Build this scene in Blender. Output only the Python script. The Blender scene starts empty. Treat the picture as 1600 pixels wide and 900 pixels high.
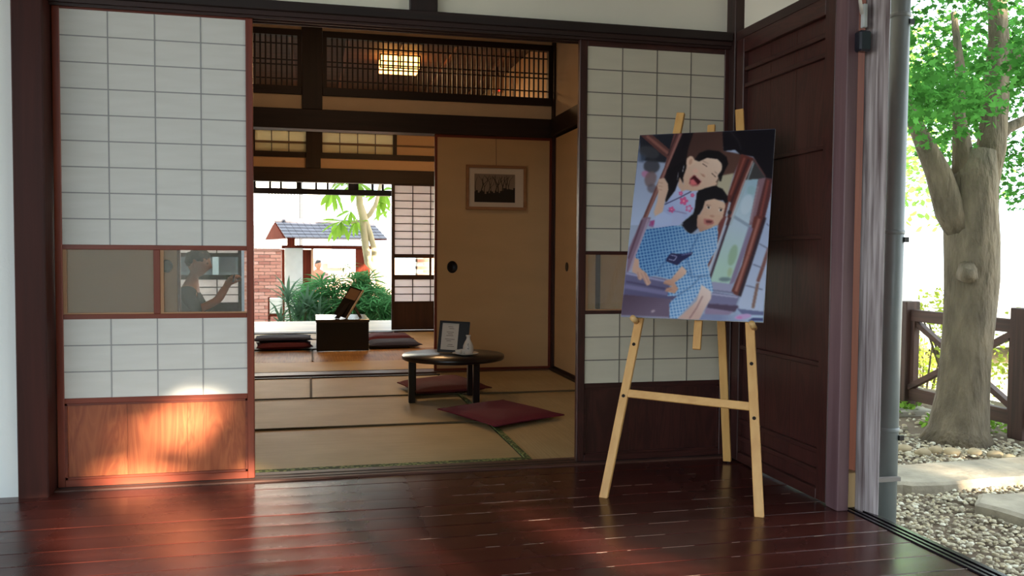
import bpy, bmesh, math, random
import numpy as np
from mathutils import Vector, Matrix, noise
random.seed(7)
PI = math.pi
SC = bpy.context.scene
COL = SC.collection

# ------------------------------------------------------------------ camera
F_PX = 1350.5
RT = Vector((0.97388206, -0.22695443, 0.00673958))
DN = Vector((-0.00266786, -0.04111855, -0.99915071))
FW = Vector((0.2270388, 0.97303697, -0.04065010))
CAM = Vector((0, 0, 0.9))
cd = bpy.data.cameras.new('camera'); cam = bpy.data.objects.new('camera', cd); COL.objects.link(cam)
cd.sensor_width = 36; cd.lens = F_PX / 1600 * 36; cd.clip_start = 0.05; cd.clip_end = 300
m = Matrix.Identity(4)
for i in range(3):
    m[i][0] = RT[i]; m[i][1] = -DN[i]; m[i][2] = -FW[i]; m[i][3] = CAM[i]
cam.matrix_world = m
SC.camera = cam
# ------------------------------------------------------------------ world, sun, exposure
w = bpy.data.worlds.new('world'); SC.world = w; w.use_nodes = True
bg = w.node_tree.nodes['Background']
bg.inputs[0].default_value = (0.80, 0.92, 1.0, 1); bg.inputs[1].default_value = 3.5
SUN_DIR = Vector((-0.34, 0.94, -0.235)).normalized()
sd = bpy.data.lights.new('sun', 'SUN'); sd.energy = 42; sd.angle = math.radians(0.75); sd.color = (1.0, 0.84, 0.62)
sun = bpy.data.objects.new('sun', sd); COL.objects.link(sun)
sun.rotation_euler = SUN_DIR.to_track_quat('-Z', 'Y').to_euler(); sun.location = (6, -12, 6)
SC.view_settings.view_transform = 'Standard'; SC.view_settings.look = 'None'
SC.view_settings.gamma = 1.0; SC.view_settings.exposure = 0.0; SC.view_settings.use_curve_mapping = False

# ------------------------------------------------------------------ helpers
def s2l(c):
    return tuple(((v / 255) / 12.92 if v / 255 <= 0.04045 else ((v / 255 + 0.055) / 1.055) ** 2.4) for v in c)
MATS = {}
def mat(name, col, rough=0.6, metal=0.0, spec=0.5, var=0.0, vscale=5.0, bump=0.0, bscale=40.0, emit=None, es=0.0, rand=0.0, coat=0.0, stretch=None):
    if name in MATS: return MATS[name]
    M = bpy.data.materials.new(name); M.use_nodes = True; nt = M.node_tree; b = nt.nodes['Principled BSDF']
    c = s2l(col)
    b.inputs['Base Color'].default_value = (*c, 1); b.inputs['Roughness'].default_value = rough
    b.inputs['Metallic'].default_value = metal; b.inputs['Specular IOR Level'].default_value = spec
    b.inputs['Coat Weight'].default_value = coat
    tc = nt.nodes.new('ShaderNodeTexCoord'); mp = nt.nodes.new('ShaderNodeMapping')
    nt.links.new(tc.outputs['Object'], mp.inputs[0])
    if stretch: mp.inputs['Scale'].default_value = stretch
    if rand or var:
        oi = nt.nodes.new('ShaderNodeObjectInfo')
        ad = nt.nodes.new('ShaderNodeVectorMath'); ad.operation = 'SCALE'; ad.inputs[3].default_value = 37.0
        cb = nt.nodes.new('ShaderNodeCombineXYZ')
        for k in range(3): nt.links.new(oi.outputs['Random'], cb.inputs[k])
        nt.links.new(cb.outputs[0], ad.inputs[0]); nt.links.new(ad.outputs[0], mp.inputs['Location'])
    if var or rand:
        n = nt.nodes.new('ShaderNodeTexNoise'); n.inputs['Scale'].default_value = vscale; n.inputs['Detail'].default_value = 5
        nt.links.new(mp.outputs[0], n.inputs['Vector'])
        mr = nt.nodes.new('ShaderNodeMapRange'); mr.inputs[1].default_value = 0.25; mr.inputs[2].default_value = 0.75
        mr.inputs[3].default_value = 1 - var; mr.inputs[4].default_value = 1 + var
        nt.links.new(n.outputs['Fac'], mr.inputs[0])
        mu = nt.nodes.new('ShaderNodeMath'); mu.operation = 'MULTIPLY'
        rr = nt.nodes.new('ShaderNodeMapRange'); rr.inputs[3].default_value = 1 - rand; rr.inputs[4].default_value = 1 + rand
        nt.links.new(oi.outputs['Random'], rr.inputs[0])
        nt.links.new(mr.outputs[0], mu.inputs[0]); nt.links.new(rr.outputs[0], mu.inputs[1])
        vm = nt.nodes.new('ShaderNodeVectorMath'); vm.operation = 'SCALE'; vm.inputs[0].default_value = c
        nt.links.new(mu.outputs[0], vm.inputs[3]); nt.links.new(vm.outputs[0], b.inputs['Base Color'])
    if bump:
        n2 = nt.nodes.new('ShaderNodeTexNoise'); n2.inputs['Scale'].default_value = bscale; n2.inputs['Detail'].default_value = 4
        nt.links.new(mp.outputs[0], n2.inputs['Vector'])
        bp = nt.nodes.new('ShaderNodeBump'); bp.inputs['Strength'].default_value = bump; bp.inputs['Distance'].default_value = 0.01 if name != 'bark' else .05
        nt.links.new(n2.outputs['Fac'], bp.inputs['Height']); nt.links.new(bp.outputs[0], b.inputs['Normal'])
    if emit:
        b.inputs['Emission Color'].default_value = (*s2l(emit), 1); b.inputs['Emission Strength'].default_value = es
    MATS[name] = M
    return M
def wood(name, c1, c2, axis='x', rough=0.45, scale=30, rand=0.15, rings=False, bump=0.15, coat=0.0, spec=0.5):
    """timber: noise pulled out along the grain axis"""
    key = name + '_' + axis
    if key in MATS: return MATS[key]
    M = bpy.data.materials.new(key); M.use_nodes = True; nt = M.node_tree; b = nt.nodes['Principled BSDF']
    tc = nt.nodes.new('ShaderNodeTexCoord'); mp = nt.nodes.new('ShaderNodeMapping')
    s = {'x': (0.05, 1, 1), 'y': (1, 0.05, 1), 'z': (1, 1, 0.05)}[axis]
    if rings: s = {'x': (0.14, 1, 1), 'y': (1, 0.14, 1), 'z': (1, 1, 0.14)}[axis]
    mp.inputs['Scale'].default_value = s
    oi = nt.nodes.new('ShaderNodeObjectInfo'); cb = nt.nodes.new('ShaderNodeCombineXYZ')
    sc = nt.nodes.new('ShaderNodeVectorMath'); sc.operation = 'SCALE'; sc.inputs[3].default_value = 23.0
    for k in range(3): nt.links.new(oi.outputs['Random'], cb.inputs[k])
    nt.links.new(cb.outputs[0], sc.inputs[0]); nt.links.new(sc.outputs[0], mp.inputs['Location'])
    nt.links.new(tc.outputs['Object'], mp.inputs[0])
    n = nt.nodes.new('ShaderNodeTexNoise'); n.inputs['Scale'].default_value = scale; n.inputs['Detail'].default_value = 6
    n.inputs['Distortion'].default_value = 1.2 if rings else 0.3
    if rings: n.inputs['Scale'].default_value = 9
    nt.links.new(mp.outputs[0], n.inputs['Vector'])
    src = n.outputs['Fac']
    if rings:
        mu = nt.nodes.new('ShaderNodeMath'); mu.operation = 'MULTIPLY'; mu.inputs[1].default_value = 9.0
        fr = nt.nodes.new('ShaderNodeMath'); fr.operation = 'PINGPONG'; fr.inputs[1].default_value = 0.5
        nt.links.new(src, mu.inputs[0]); nt.links.new(mu.outputs[0], fr.inputs[0]); src = fr.outputs[0]
    cr = nt.nodes.new('ShaderNodeValToRGB')
    cr.color_ramp.elements[0].position = 0.0 if rings else 0.3; cr.color_ramp.elements[1].position = 0.5 if rings else 0.7
    cr.color_ramp.elements[0].color = (*s2l(c2), 1); cr.color_ramp.elements[1].color = (*s2l(c1), 1)
    nt.links.new(src, cr.inputs[0])
    rr = nt.nodes.new('ShaderNodeMapRange'); rr.inputs[3].default_value = 1 - rand; rr.inputs[4].default_value = 1 + rand
    nt.links.new(oi.outputs['Random'], rr.inputs[0])
    vm = nt.nodes.new('ShaderNodeVectorMath'); vm.operation = 'SCALE'
    nt.links.new(cr.outputs[0], vm.inputs[0]); nt.links.new(rr.outputs[0], vm.inputs[3])
    nt.links.new(vm.outputs[0], b.inputs['Base Color'])
    b.inputs['Roughness'].default_value = rough; b.inputs['Coat Weight'].default_value = coat
    b.inputs['Specular IOR Level'].default_value = spec
    bp = nt.nodes.new('ShaderNodeBump'); bp.inputs['Strength'].default_value = bump; bp.inputs['Distance'].default_value = 0.004
    nt.links.new(src, bp.inputs['Height']); nt.links.new(bp.outputs[0], b.inputs['Normal'])
    MATS[key] = M
    return M
def glass(name='clear_glass', tint=(0.93, 0.96, 0.95)):
    if name in MATS: return MATS[name]
    M = bpy.data.materials.new(name); M.use_nodes = True; nt = M.node_tree; nt.nodes.clear()
    o = nt.nodes.new('ShaderNodeOutputMaterial'); mx = nt.nodes.new('ShaderNodeMixShader')
    t = nt.nodes.new('ShaderNodeBsdfTransparent'); t.inputs[0].default_value = (*tint, 1)
    g = nt.nodes.new('ShaderNodeBsdfGlossy'); g.inputs['Roughness'].default_value = 0.02
    fr = nt.nodes.new('ShaderNodeFresnel'); fr.inputs[0].default_value = 1.5
    nt.links.new(fr.outputs[0], mx.inputs[0]); nt.links.new(t.outputs[0], mx.inputs[1]); nt.links.new(g.outputs[0], mx.inputs[2])
    dd = nt.nodes.new('ShaderNodeBsdfDiffuse'); dd.inputs[0].default_value = (.8, .8, .76, 1); m2 = nt.nodes.new('ShaderNodeMixShader'); m2.inputs[0].default_value = .10   # pale diffuse haze mixed in, standing for a washed-out reflection
    nt.links.new(mx.outputs[0], m2.inputs[1]); nt.links.new(dd.outputs[0], m2.inputs[2])
    nt.links.new(m2.outputs[0], o.inputs[0]); MATS[name] = M
    return M
def paper(name, col, trans=0.35):
    """washi: diffuse with light passing through, faint diagonal streaks in the colour"""
    if name in MATS: return MATS[name]
    M = bpy.data.materials.new(name); M.use_nodes = True; nt = M.node_tree; nt.nodes.clear()
    o = nt.nodes.new('ShaderNodeOutputMaterial'); mx = nt.nodes.new('ShaderNodeMixShader'); mx.inputs[0].default_value = trans
    d = nt.nodes.new('ShaderNodeBsdfDiffuse'); t = nt.nodes.new('ShaderNodeBsdfTranslucent')
    tc = nt.nodes.new('ShaderNodeTexCoord'); mp = nt.nodes.new('ShaderNodeMapping')
    mp.inputs['Rotation'].default_value = (0, math.radians(-38), 0); mp.inputs['Scale'].default_value = (4, 4, 28)
    oi = nt.nodes.new('ShaderNodeObjectInfo'); cb = nt.nodes.new('ShaderNodeCombineXYZ')
    for k in range(3): nt.links.new(oi.outputs['Random'], cb.inputs[k])
    nt.links.new(cb.outputs[0], mp.inputs['Location']); nt.links.new(tc.outputs['Object'], mp.inputs[0])
    n = nt.nodes.new('ShaderNodeTexNoise'); n.inputs['Scale'].default_value = 1.0; n.inputs['Detail'].default_value = 3
    nt.links.new(mp.outputs[0], n.inputs['Vector'])
    cr = nt.nodes.new('ShaderNodeValToRGB'); c = s2l(col)
    cr.color_ramp.elements[0].position = .3; cr.color_ramp.elements[1].position = .7
    cr.color_ramp.elements[0].color = (c[0] * .93, c[1] * .93, c[2] * .92, 1); cr.color_ramp.elements[1].color = (*c, 1)
    nt.links.new(n.outputs['Fac'], cr.inputs[0])
    for s in (d, t): nt.links.new(cr.outputs[0], s.inputs[0])
    nt.links.new(d.outputs[0], mx.inputs[1]); nt.links.new(t.outputs[0], mx.inputs[2]); nt.links.new(mx.outputs[0], o.inputs[0])
    MATS[name] = M
    return M
def leafmat(name, col, rand=0.25, trans=0.35):
    if name in MATS: return MATS[name]
    M = bpy.data.materials.new(name); M.use_nodes = True; nt = M.node_tree; nt.nodes.clear()
    o = nt.nodes.new('ShaderNodeOutputMaterial'); mx = nt.nodes.new('ShaderNodeMixShader'); mx.inputs[0].default_value = trans
    d = nt.nodes.new('ShaderNodeBsdfDiffuse'); t = nt.nodes.new('ShaderNodeBsdfTranslucent')
    ge = nt.nodes.new('ShaderNodeNewGeometry')
    mr = nt.nodes.new('ShaderNodeMapRange'); mr.inputs[3].default_value = 1 - rand; mr.inputs[4].default_value = 1 + rand
    nt.links.new(ge.outputs['Random Per Island'], mr.inputs[0])
    vm = nt.nodes.new('ShaderNodeVectorMath'); vm.operation = 'SCALE'; vm.inputs[0].default_value = s2l(col)
    nt.links.new(mr.outputs[0], vm.inputs[3])
    for s in (d, t): nt.links.new(vm.outputs[0], s.inputs[0])
    nt.links.new(d.outputs[0], mx.inputs[1]); nt.links.new(t.outputs[0], mx.inputs[2]); nt.links.new(mx.outputs[0], o.inputs[0])
    MATS[name] = M
    return M

W = {}
def wm(o): return W[o.name] if o else Matrix.Identity(4)
def tag(o, label=None, cat=None, group=None, kind=None):
    if label: o['label'] = label
    if cat: o['category'] = cat
    if group: o['group'] = group
    if kind: o['kind'] = kind
    return o
def empty(name, loc, label=None, cat=None, group=None, kind=None, rz=0, parent=None):
    o = bpy.data.objects.new(name, None); COL.objects.link(o); o.empty_display_size = 0.1
    mw = Matrix.Translation(loc) @ Matrix.Rotation(rz, 4, 'Z'); W[o.name] = mw
    if parent: o.parent = parent; o.matrix_basis = wm(parent).inverted() @ mw
    else: o.matrix_basis = mw
    return tag(o, label, cat, group, kind)
def mesh(name, vs, fs, m, parent=None, smooth=False, **t):
    """link world-space geometry as one mesh object whose origin is at its centre"""
    vs = [Vector(v) for v in vs]
    lo = [min(v[i] for v in vs) for i in range(3)]; hi = [max(v[i] for v in vs) for i in range(3)]
    c = Vector([(lo[i] + hi[i]) / 2 for i in range(3)])
    me = bpy.data.meshes.new(name); me.from_pydata([v - c for v in vs], [], fs); me.update()
    if smooth: me.polygons.foreach_set('use_smooth', [True] * len(me.polygons))
    me.materials.append(m)
    o = bpy.data.objects.new(name, me); COL.objects.link(o)
    mw = Matrix.Translation(c); W[o.name] = mw
    if parent: o.parent = parent; o.matrix_basis = wm(parent).inverted() @ mw
    else: o.matrix_basis = mw
    return tag(o, **t)
BF = [(0, 3, 2, 1), (4, 5, 6, 7), (0, 1, 5, 4), (1, 2, 6, 5), (2, 3, 7, 6), (3, 0, 4, 7)]
def bvs(x0, x1, y0, y1, z0, z1):
    return [(x0, y0, z0), (x1, y0, z0), (x1, y1, z0), (x0, y1, z0), (x0, y0, z1), (x1, y0, z1), (x1, y1, z1), (x0, y1, z1)]
def bevelled(vs, fs, bev, seg=1):
    bm = bmesh.new(); bv = [bm.verts.new(v) for v in vs]
    for f in fs: bm.faces.new([bv[i] for i in f])
    bmesh.ops.bevel(bm, geom=bm.edges[:], offset=bev, segments=seg, affect='EDGES', profile=0.5)
    bm.verts.index_update()
    r = [v.co.copy() for v in bm.verts], [[v.index for v in f.verts] for f in bm.faces]; bm.free()
    return r
def box(name, x0, x1, y0, y1, z0, z1, m, parent=None, bev=0.0, **t):
    vs, fs = bvs(x0, x1, y0, y1, z0, z1), BF
    if bev: vs, fs = bevelled(vs, fs, bev)
    return mesh(name, vs, fs, m, parent, **t)
def bar_geo(p, q, wd, th, up=(0, 0, 1), w2=None, t2=None):
    p = Vector(p); q = Vector(q); d = (q - p).normalized(); up = Vector(up)
    s = d.cross(up).normalized(); u = s.cross(d).normalized()
    w2 = w2 or wd; t2 = t2 or th
    vs = []
    for c, a, b in ((p, wd, th), (q, w2, t2)):
        for i, j in ((-1, -1), (1, -1), (1, 1), (-1, 1)): vs.append(c + s * (i * a / 2) + u * (j * b / 2))
    return vs, [(0, 1, 2, 3), (7, 6, 5, 4), (0, 4, 5, 1), (1, 5, 6, 2), (2, 6, 7, 3), (3, 7, 4, 0)]
def bar(name, p, q, wd, th, m, parent=None, up=(0, 0, 1), bev=0.0, **t):
    vs, fs = bar_geo(p, q, wd, th, up)
    if bev: vs, fs = bevelled(vs, fs, bev)
    return mesh(name, vs, fs, m, parent, **t)
def tube_geo(pts, rads, n=12, cap=True, wob=0.0, seed=0):
    pts = [Vector(p) for p in pts]; vs = []; fs = []; prev = None
    for i, p in enumerate(pts):
        d = (pts[min(i + 1, len(pts) - 1)] - pts[max(i - 1, 0)]).normalized()
        if prev is None: a = d.orthogonal().normalized()
        else: a = (prev - d * prev.dot(d)).normalized()
        prev = a; b = d.cross(a)
        for k in range(n):
            t = 2 * PI * k / n; r = rads[i]
            if wob: r *= 1 + wob * noise.noise(Vector((math.cos(t) * 1.5 + seed, math.sin(t) * 1.5, p.length * 2.2)))
            vs.append(p + (a * math.cos(t) + b * math.sin(t)) * r)
    for i in range(len(pts) - 1):
        for k in range(n):
            fs.append((i * n + k, i * n + (k + 1) % n, (i + 1) * n + (k + 1) % n, (i + 1) * n + k))
    if cap: fs.append(tuple(range(n))[::-1]); fs.append(tuple((len(pts) - 1) * n + k for k in range(n)))
    return vs, fs
def tube(name, pts, rads, m, parent=None, n=12, smooth=True, wob=0, seed=0, **t):
    if not isinstance(rads, (list, tuple)): rads = [rads] * len(pts)
    vs, fs = tube_geo(pts, rads, n, True, wob, seed)
    return mesh(name, vs, fs, m, parent, smooth, **t)
def lathe(name, c, prof, m, parent=None, n=32, smooth=True, **t):
    vs = []; fs = []
    for r, z in prof:
        for k in range(n):
            a = 2 * PI * k / n; vs.append((c[0] + r * math.cos(a), c[1] + r * math.sin(a), c[2] + z))
    for i in range(len(prof) - 1):
        for k in range(n): fs.append((i * n + k, i * n + (k + 1) % n, (i + 1) * n + (k + 1) % n, (i + 1) * n + k))
    fs.append(tuple(range(n))[::-1]); fs.append(tuple((len(prof) - 1) * n + k for k in range(n)))
    return mesh(name, vs, fs, m, parent, smooth, **t)
def join(geos):
    vs = []; fs = []
    for v, f in geos:
        o = len(vs); vs += [Vector(x) for x in v]; fs += [tuple(i + o for i in q) for q in f]
    return vs, fs
def P(px, py, Y):
    """world point on the vertical plane y=Y seen at a photo pixel (layout measuring only)"""
    d = RT * (px - 800) + DN * (py - 450) + FW * F_PX
    return CAM + d * (Y / d.y)
def G(px, py, z=0.0):
    d = RT * (px - 800) + DN * (py - 450) + FW * F_PX
    return CAM + d * ((z - CAM.z) / d.z)

# ------------------------------------------------------------------ materials
def dark(ax): return wood('dark_timber', (58, 30, 26), (38, 19, 17), ax, 0.5)
def blackish(ax): return wood('smoked_timber', (44, 26, 24), (26, 15, 14), ax, 0.55)
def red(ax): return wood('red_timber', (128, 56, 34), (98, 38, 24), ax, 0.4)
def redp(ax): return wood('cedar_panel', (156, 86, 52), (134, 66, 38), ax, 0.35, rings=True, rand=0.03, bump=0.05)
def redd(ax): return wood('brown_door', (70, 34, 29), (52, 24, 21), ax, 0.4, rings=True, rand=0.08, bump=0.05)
PLAST = mat('white_plaster', (238, 232, 216), 0.9, var=0.03, vscale=3, bump=0.05, bscale=120)
PLASTW = mat('bright_plaster', (236, 240, 240), 0.9, var=0.02, vscale=3, bump=0.05, bscale=120)
CREAM = mat('cream_wall', (232, 208, 176), 0.9, var=0.04, vscale=6, bump=0.08, bscale=150)
FUSU = mat('fusuma_paper', (206, 172, 126), 0.85, var=0.05, vscale=2, bump=0.05, bscale=60, stretch=(1, 1, 4))
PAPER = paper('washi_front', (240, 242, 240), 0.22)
PAPERB = paper('washi_shaded', (232, 224, 204), 0.25)  # shaded copy: the right door's dimmer, warmer light put into the colour
PAPERT = paper('washi_backlit', (252, 248, 250), 0.62)
GLASS = glass()
MUNT = mat('lattice_shadow', (158, 160, 162), 0.7)  # grey of the lattice shadow showing through the paper
MUNTW = mat('lattice_shadow_dim', (120, 112, 100), 0.7)  # same lattice shadow, darker for the shaded right door
MUNTD = mat('dark_lattice', (40, 26, 22), 0.6)
BLACK = mat('black_metal', (22, 20, 22), 0.4)
BEECH_Z = wood('beech', (222, 172, 104), (204, 150, 84), 'z', 0.45, rand=0.05, bump=0.03)
BEECH_X = wood('beech', (222, 172, 104), (204, 150, 84), 'x', 0.45, rand=0.05, bump=0.03)

# ================================================================== SETTING
# ---- veranda floor: boards running along the wall, each its own piece
fl = empty('floor', (0.9, 1.5, -0.03), 'dark red polished board floor of the veranda', 'floor', kind='structure')
def floor_mat():
    M = wood('veranda_board', (74, 33, 27), (50, 21, 18), 'x', 0.24, scale=22, rand=0.14, bump=0.06)
    nt = M.node_tree; b = nt.nodes['Principled BSDF']
    n = nt.nodes.new('ShaderNodeTexNoise'); n.inputs['Scale'].default_value = 3.5; n.inputs['Detail'].default_value = 8
    tc = nt.nodes.new('ShaderNodeTexCoord'); nt.links.new(tc.outputs['Object'], n.inputs['Vector'])
    mr = nt.nodes.new('ShaderNodeMapRange'); mr.inputs[1].default_value = .35; mr.inputs[2].default_value = .7
    mr.inputs[3].default_value = .17; mr.inputs[4].default_value = .36
    nt.links.new(n.outputs['Fac'], mr.inputs[0]); nt.links.new(mr.outputs[0], b.inputs['Roughness'])
    return M
FM = floor_mat()
y = 3.475; k = 0
scr = mat('worn_edge', (150, 132, 120), 0.6)
while y > -1.6:
    dz = random.uniform(-0.0012, 0.0012)
    o = box('floor_board', -2.2, 1.838, y - 0.1135, y, -0.03, dz, FM, fl, bev=0.0018)
    if y < 3.3 and k % 1 == 0 and y > 1.6:
        gs = []
        for j in range(7):
            x = random.uniform(0.3, 1.75); L = random.uniform(0.02, 0.16)
            gs.append((bvs(x, x + L, y - 0.0008, y + 0.0004, dz - 0.002, dz + 0.0003), BF))
        v, f = join(gs); mesh('worn_edge', v, f, scr, o)
    y -= 0.115; k += 1
box('joist', -2.2, 1.84, -1.6, 3.5, -0.08, -0.032, blackish('y'), fl)
# threshold track at the right edge
tr = empty('trim_1', (1.88, 1.3, -0.04), 'grooved dark door track along the veranda edge', 'track', kind='structure')
TRK = wood('track_timber', (44, 34, 40), (26, 20, 26), 'y', 0.22, rand=0.0)
for x0, x1, z1 in ((1.842, 1.852, 0.004), (1.852, 1.866, -0.012), (1.866, 1.876, 0.003), (1.876, 1.888, -0.012), (1.888, 1.905, 0.004)):
    box('rail' if z1 > 0 else 'groove', x0, x1, -1.6, 3.4, -0.05, z1, TRK, tr)
box('fascia', 1.84, 1.90, -1.6, 3.6, -0.2, -0.052, dark('y'), tr)

# ---- rear wall of the veranda (W1)
wl = empty('wall_front', (0.4, 3.5, 0), 'white plastered wall with dark beams above the paper doors', 'wall', kind='structure')
box('plaster', -4.2, -1.03, 3.44, 3.6, -0.02, 2.8, PLASTW, wl)
box('pillar', -1.032, -0.93, 3.415, 3.62, -0.02, 2.6, wood('red_pillar', (66, 31, 25), (48, 22, 18), 'z', .5, spec=.2), wl, bev=0.004)
box('plaster', -0.93, 1.82, 3.54, 3.60, 1.86, 2.8, PLAST, wl)
box('beam', -0.93, 1.79, 3.475, 3.62, 1.824, 1.862, blackish('x'), wl, bev=0.003)
box('beam', -0.93, 1.79, 3.488, 3.62, 1.806, 1.824, dark('x'), wl)
for y0 in (3.50, 3.538, 3.576):
    box('groove_lip', -0.93, 1.79, y0, y0 + 0.010, 1.796, 1.806, dark('x'), wl)
box('pillar', 0.391, 0.502, 3.50, 3.62, 1.862, 2.6, blackish('z'), wl, bev=0.003)
box('pillar', 1.792, 1.85, 3.465, 3.62, -0.02, 2.6, dark('z'), wl, bev=0.003)
sl = box('sill', -0.93, 1.79, 3.476, 3.60, -0.03, 0.006, wood('sill_timber', (92, 60, 50), (60, 36, 30), 'x', .45), wl, bev=0.002)
for y0 in (3.502, 3.545):
    box('sill_groove', -0.92, 1.78, y0, y0 + 0.012, 0.0055, 0.0075, blackish('x'), wl)

def shoji(name, label, x0, x1, yf, ztop, m, mr_, pap, munt, cols, rows_top, rows_low, zt, zg, zl, stile=0.028, dpt=0.03, glassed=2, panelmat=None, mw=0.0045, front=True, zb=0.006, wmul=1, railh=0.02):
    """sliding paper door: zt=(lo,hi) upper paper, zg glass band, zl lower paper"""
    r = empty(name, ((x0 + x1) / 2, yf + dpt / 2, zb), label, 'sliding door', kind='structure')
    y0, y1 = yf, yf + dpt
    for a, b in ((x0, x0 + stile), (x1 - stile, x1)): box('stile', a, b, y0, y1, zb, ztop, m('z'), r, bev=0.002)
    xa, xb = x0 + stile, x1 - stile
    box('rail', xa, xb, y0, y1, zt[1], ztop, m('x'), r, bev=0.0015)
    box('rail', xa, xb, y0 + .003, y1, zg[1], zt[0], m('x'), r, bev=0.0015)
    box('rail', xa, xb, y0 + .003, y1, zl[1], zg[0], m('x'), r, bev=0.0015)
    box('rail', xa, xb, y0 + .003, y1, zl[0] - railh, zl[0], m('x'), r, bev=0.0015)
    box('rail', xa, xb, y0, y1, zb, zb + 0.028, m('x'), r, bev=0.0015)
    yp = y0 + 0.006 if front else y0 + 0.012
    def grid(z0, z1, rows):
        cw = (xb - xa) / cols; rh = (z1 - z0) / rows
        for i in range(cols):
            for j in range(rows):
                box('paper_pane', xa + i * cw, xa + (i + 1) * cw, yp, yp + 0.0012, z0 + j * rh, z0 + (j + 1) * rh, pap, r)
        for i in range(1, cols):  # on the front doors these grey strips stand for lattice shadows
            x = xa + i * cw; box('lattice_bar', x - mw / 2, x + mw / 2, yp - 0.0012 if front else y0 + .002, yp + 0.012, z0, z1, munt, r)
        for j in range(1, rows):
            z = z0 + j * rh; box('lattice_bar', xa, xb, yp - 0.0008 if front else y0 + .003, yp + 0.011, z - mw / 2 * wmul, z + mw / 2 * wmul, munt, r)
    grid(zt[0], zt[1], rows_top); grid(zl[0], zl[1], rows_low)
    n = glassed; gw = (xb - xa) / n
    for i in range(n):
        a, b = xa + i * gw, xa + (i + 1) * gw
        if i: box('mullion', a - 0.012, a + 0.012, y0 + .003, y1, zg[0], zg[1], m('z'), r, bev=0.0015)
        g0 = a + (0.012 if i else 0); g1 = b - (0.012 if i < n - 1 else 0)
        box('glass_pane', g0, g1, y0 + 0.014, y0 + 0.017, zg[0], zg[1], GLASS, r)
        # slim bead round the pane
        bd = mat('glass_bead', (170, 128, 92), 0.5)
        if front:
            box('bead', g0, g0 + 0.012, y0 + 0.006, y0 + 0.013, zg[0], zg[1], bd, r)
            box('bead', g0 + 0.012, g1, y0 + 0.006, y0 + 0.013, zg[0], zg[0] + 0.006, bd, r)
    pm = panelmat or m
    zp0, zp1 = zb + 0.028, zl[0] - railh
    bounds = [xa, xa + (xb - xa) * .33, xa + (xb - xa) * .66, xb] if panelmat else [xa, xb]
    for i in range(len(bounds) - 1):
        box('wood_panel', bounds[i] + .0004, bounds[i + 1] - .0004, y0 + 0.012, y0 + 0.02, zp0, zp1, pm('z'), r)
    if panelmat:
        for (a, b, c, d_) in ((xa, xb, zp1 - .008, zp1), (xa, xb, zp0, zp0 + .008), (xa, xa + .008, zp0, zp1), (xb - .008, xb, zp0, zp1)):
            box('panel_bead', a, b, y0 + 0.004, y0 + 0.013, c, d_, m('x'), r)
    return r
shoji('door_1', 'sunlit red-framed paper sliding door at the left with a bright spot on its cedar foot panel', -0.926, -0.216, 3.515, 1.815, red, red, PAPER, MUNT, 4, 9, 3, (0.92, 1.79), (0.658, 0.902), (0.342, 0.640), stile=0.026, panelmat=redp)
shoji('door_2', 'shaded paper sliding door at the right behind the easel', 1.108, 1.806, 3.515, 1.80, redd, redd, PAPERB, MUNTW, 4, 9, 3, (0.91, 1.775), (0.655, 0.895), (0.342, 0.640), stile=0.034, panelmat=redd)

# ---- right wall of the veranda with the wooden door leaf (x = 1.82)
wr = empty('wall_right', (1.86, 3.1, 0), 'white plaster strip above the dark wooden door on the right', 'wall', kind='structure')
box('plaster', 1.835, 1.90, 2.70, 3.47, 1.86, 2.6, PLAST, wr)
box('beam', 1.80, 1.90, 2.70, 3.47, 1.822, 1.862, dark('y'), wr, bev=0.003)
dr = empty('door_3', (1.82, 3.1, 0), 'dark brown panelled wooden door leaf on the right side wall', 'door', kind='structure')
for a, b in ((3.40, 3.465), (2.735, 2.80)): box('stile', 1.80, 1.835, a, b, 0.006, 1.822, redd('z'), dr, bev=0.003)
for a, b in ((2.80, 3.02), (3.02, 3.21), (3.21, 3.40)): box('wood_panel', 1.822, 1.83, a + .0007, b - .0007, 0.03, 1.80, redd('z'), dr)
box('rail', 1.80, 1.835, 2.80, 3.40, 1.76, 1.822, redd('y'), dr, bev=0.002)
box('rail', 1.80, 1.835, 2.80, 3.40, 0.006, 0.045, redd('y'), dr, bev=0.002)
for z in (1.69, 1.62, 1.29, 0.966, 0.50, 0.18, 0.105): box('batten', 1.806, 1.824, 2.80, 3.40, z - 0.009, z + 0.009, redd('y'), dr, bev=0.002)
# corner jamb, inner post, weathered post
jb = empty('trim_2', (1.86, 2.7, 0), 'lit purple-grey door jamb and brown posts at the end of the right wall', 'door jamb', kind='structure')
box('jamb', 1.798, 1.842, 2.66, 2.732, 0.0, 1.95, wood('lit_jamb_timber', (124, 96, 100), (96, 70, 74), 'z', .4, rand=0, spec=.3), jb, bev=0.003)  # purple-grey light falling on the jamb is put into its timber colour
box('post', 1.846, 1.862, 2.734, 2.80, 0.0, 2.05, blackish('z'), jb)
box('post', 1.90, 1.99, 2.79, 2.85, -0.02, 2.05, wood('orange_post', (150, 74, 40), (116, 50, 26), 'z', .5), jb, bev=0.002)
box('beam', 1.70, 2.0, 2.55, 2.75, 2.02, 2.2, dark('y'), jb)
blk = box('wood_block', 1.850, 1.895, 2.68, 2.73, 0.004, 0.128, wood('pale_block', (214, 178, 130), (196, 156, 108), 'z', .6), None, bev=0.002, label='small pale wood block on the floor between jamb and weathered post', cat='block')
wp = empty('trim_3', (1.9, 2.6, 0), 'weathered grey-brown timber post at the open veranda corner', 'post', kind='structure')
WEATH = wood('weathered', (196, 186, 186), (88, 70, 70), 'z', .7, scale=55, rand=0, bump=1.0)
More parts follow.
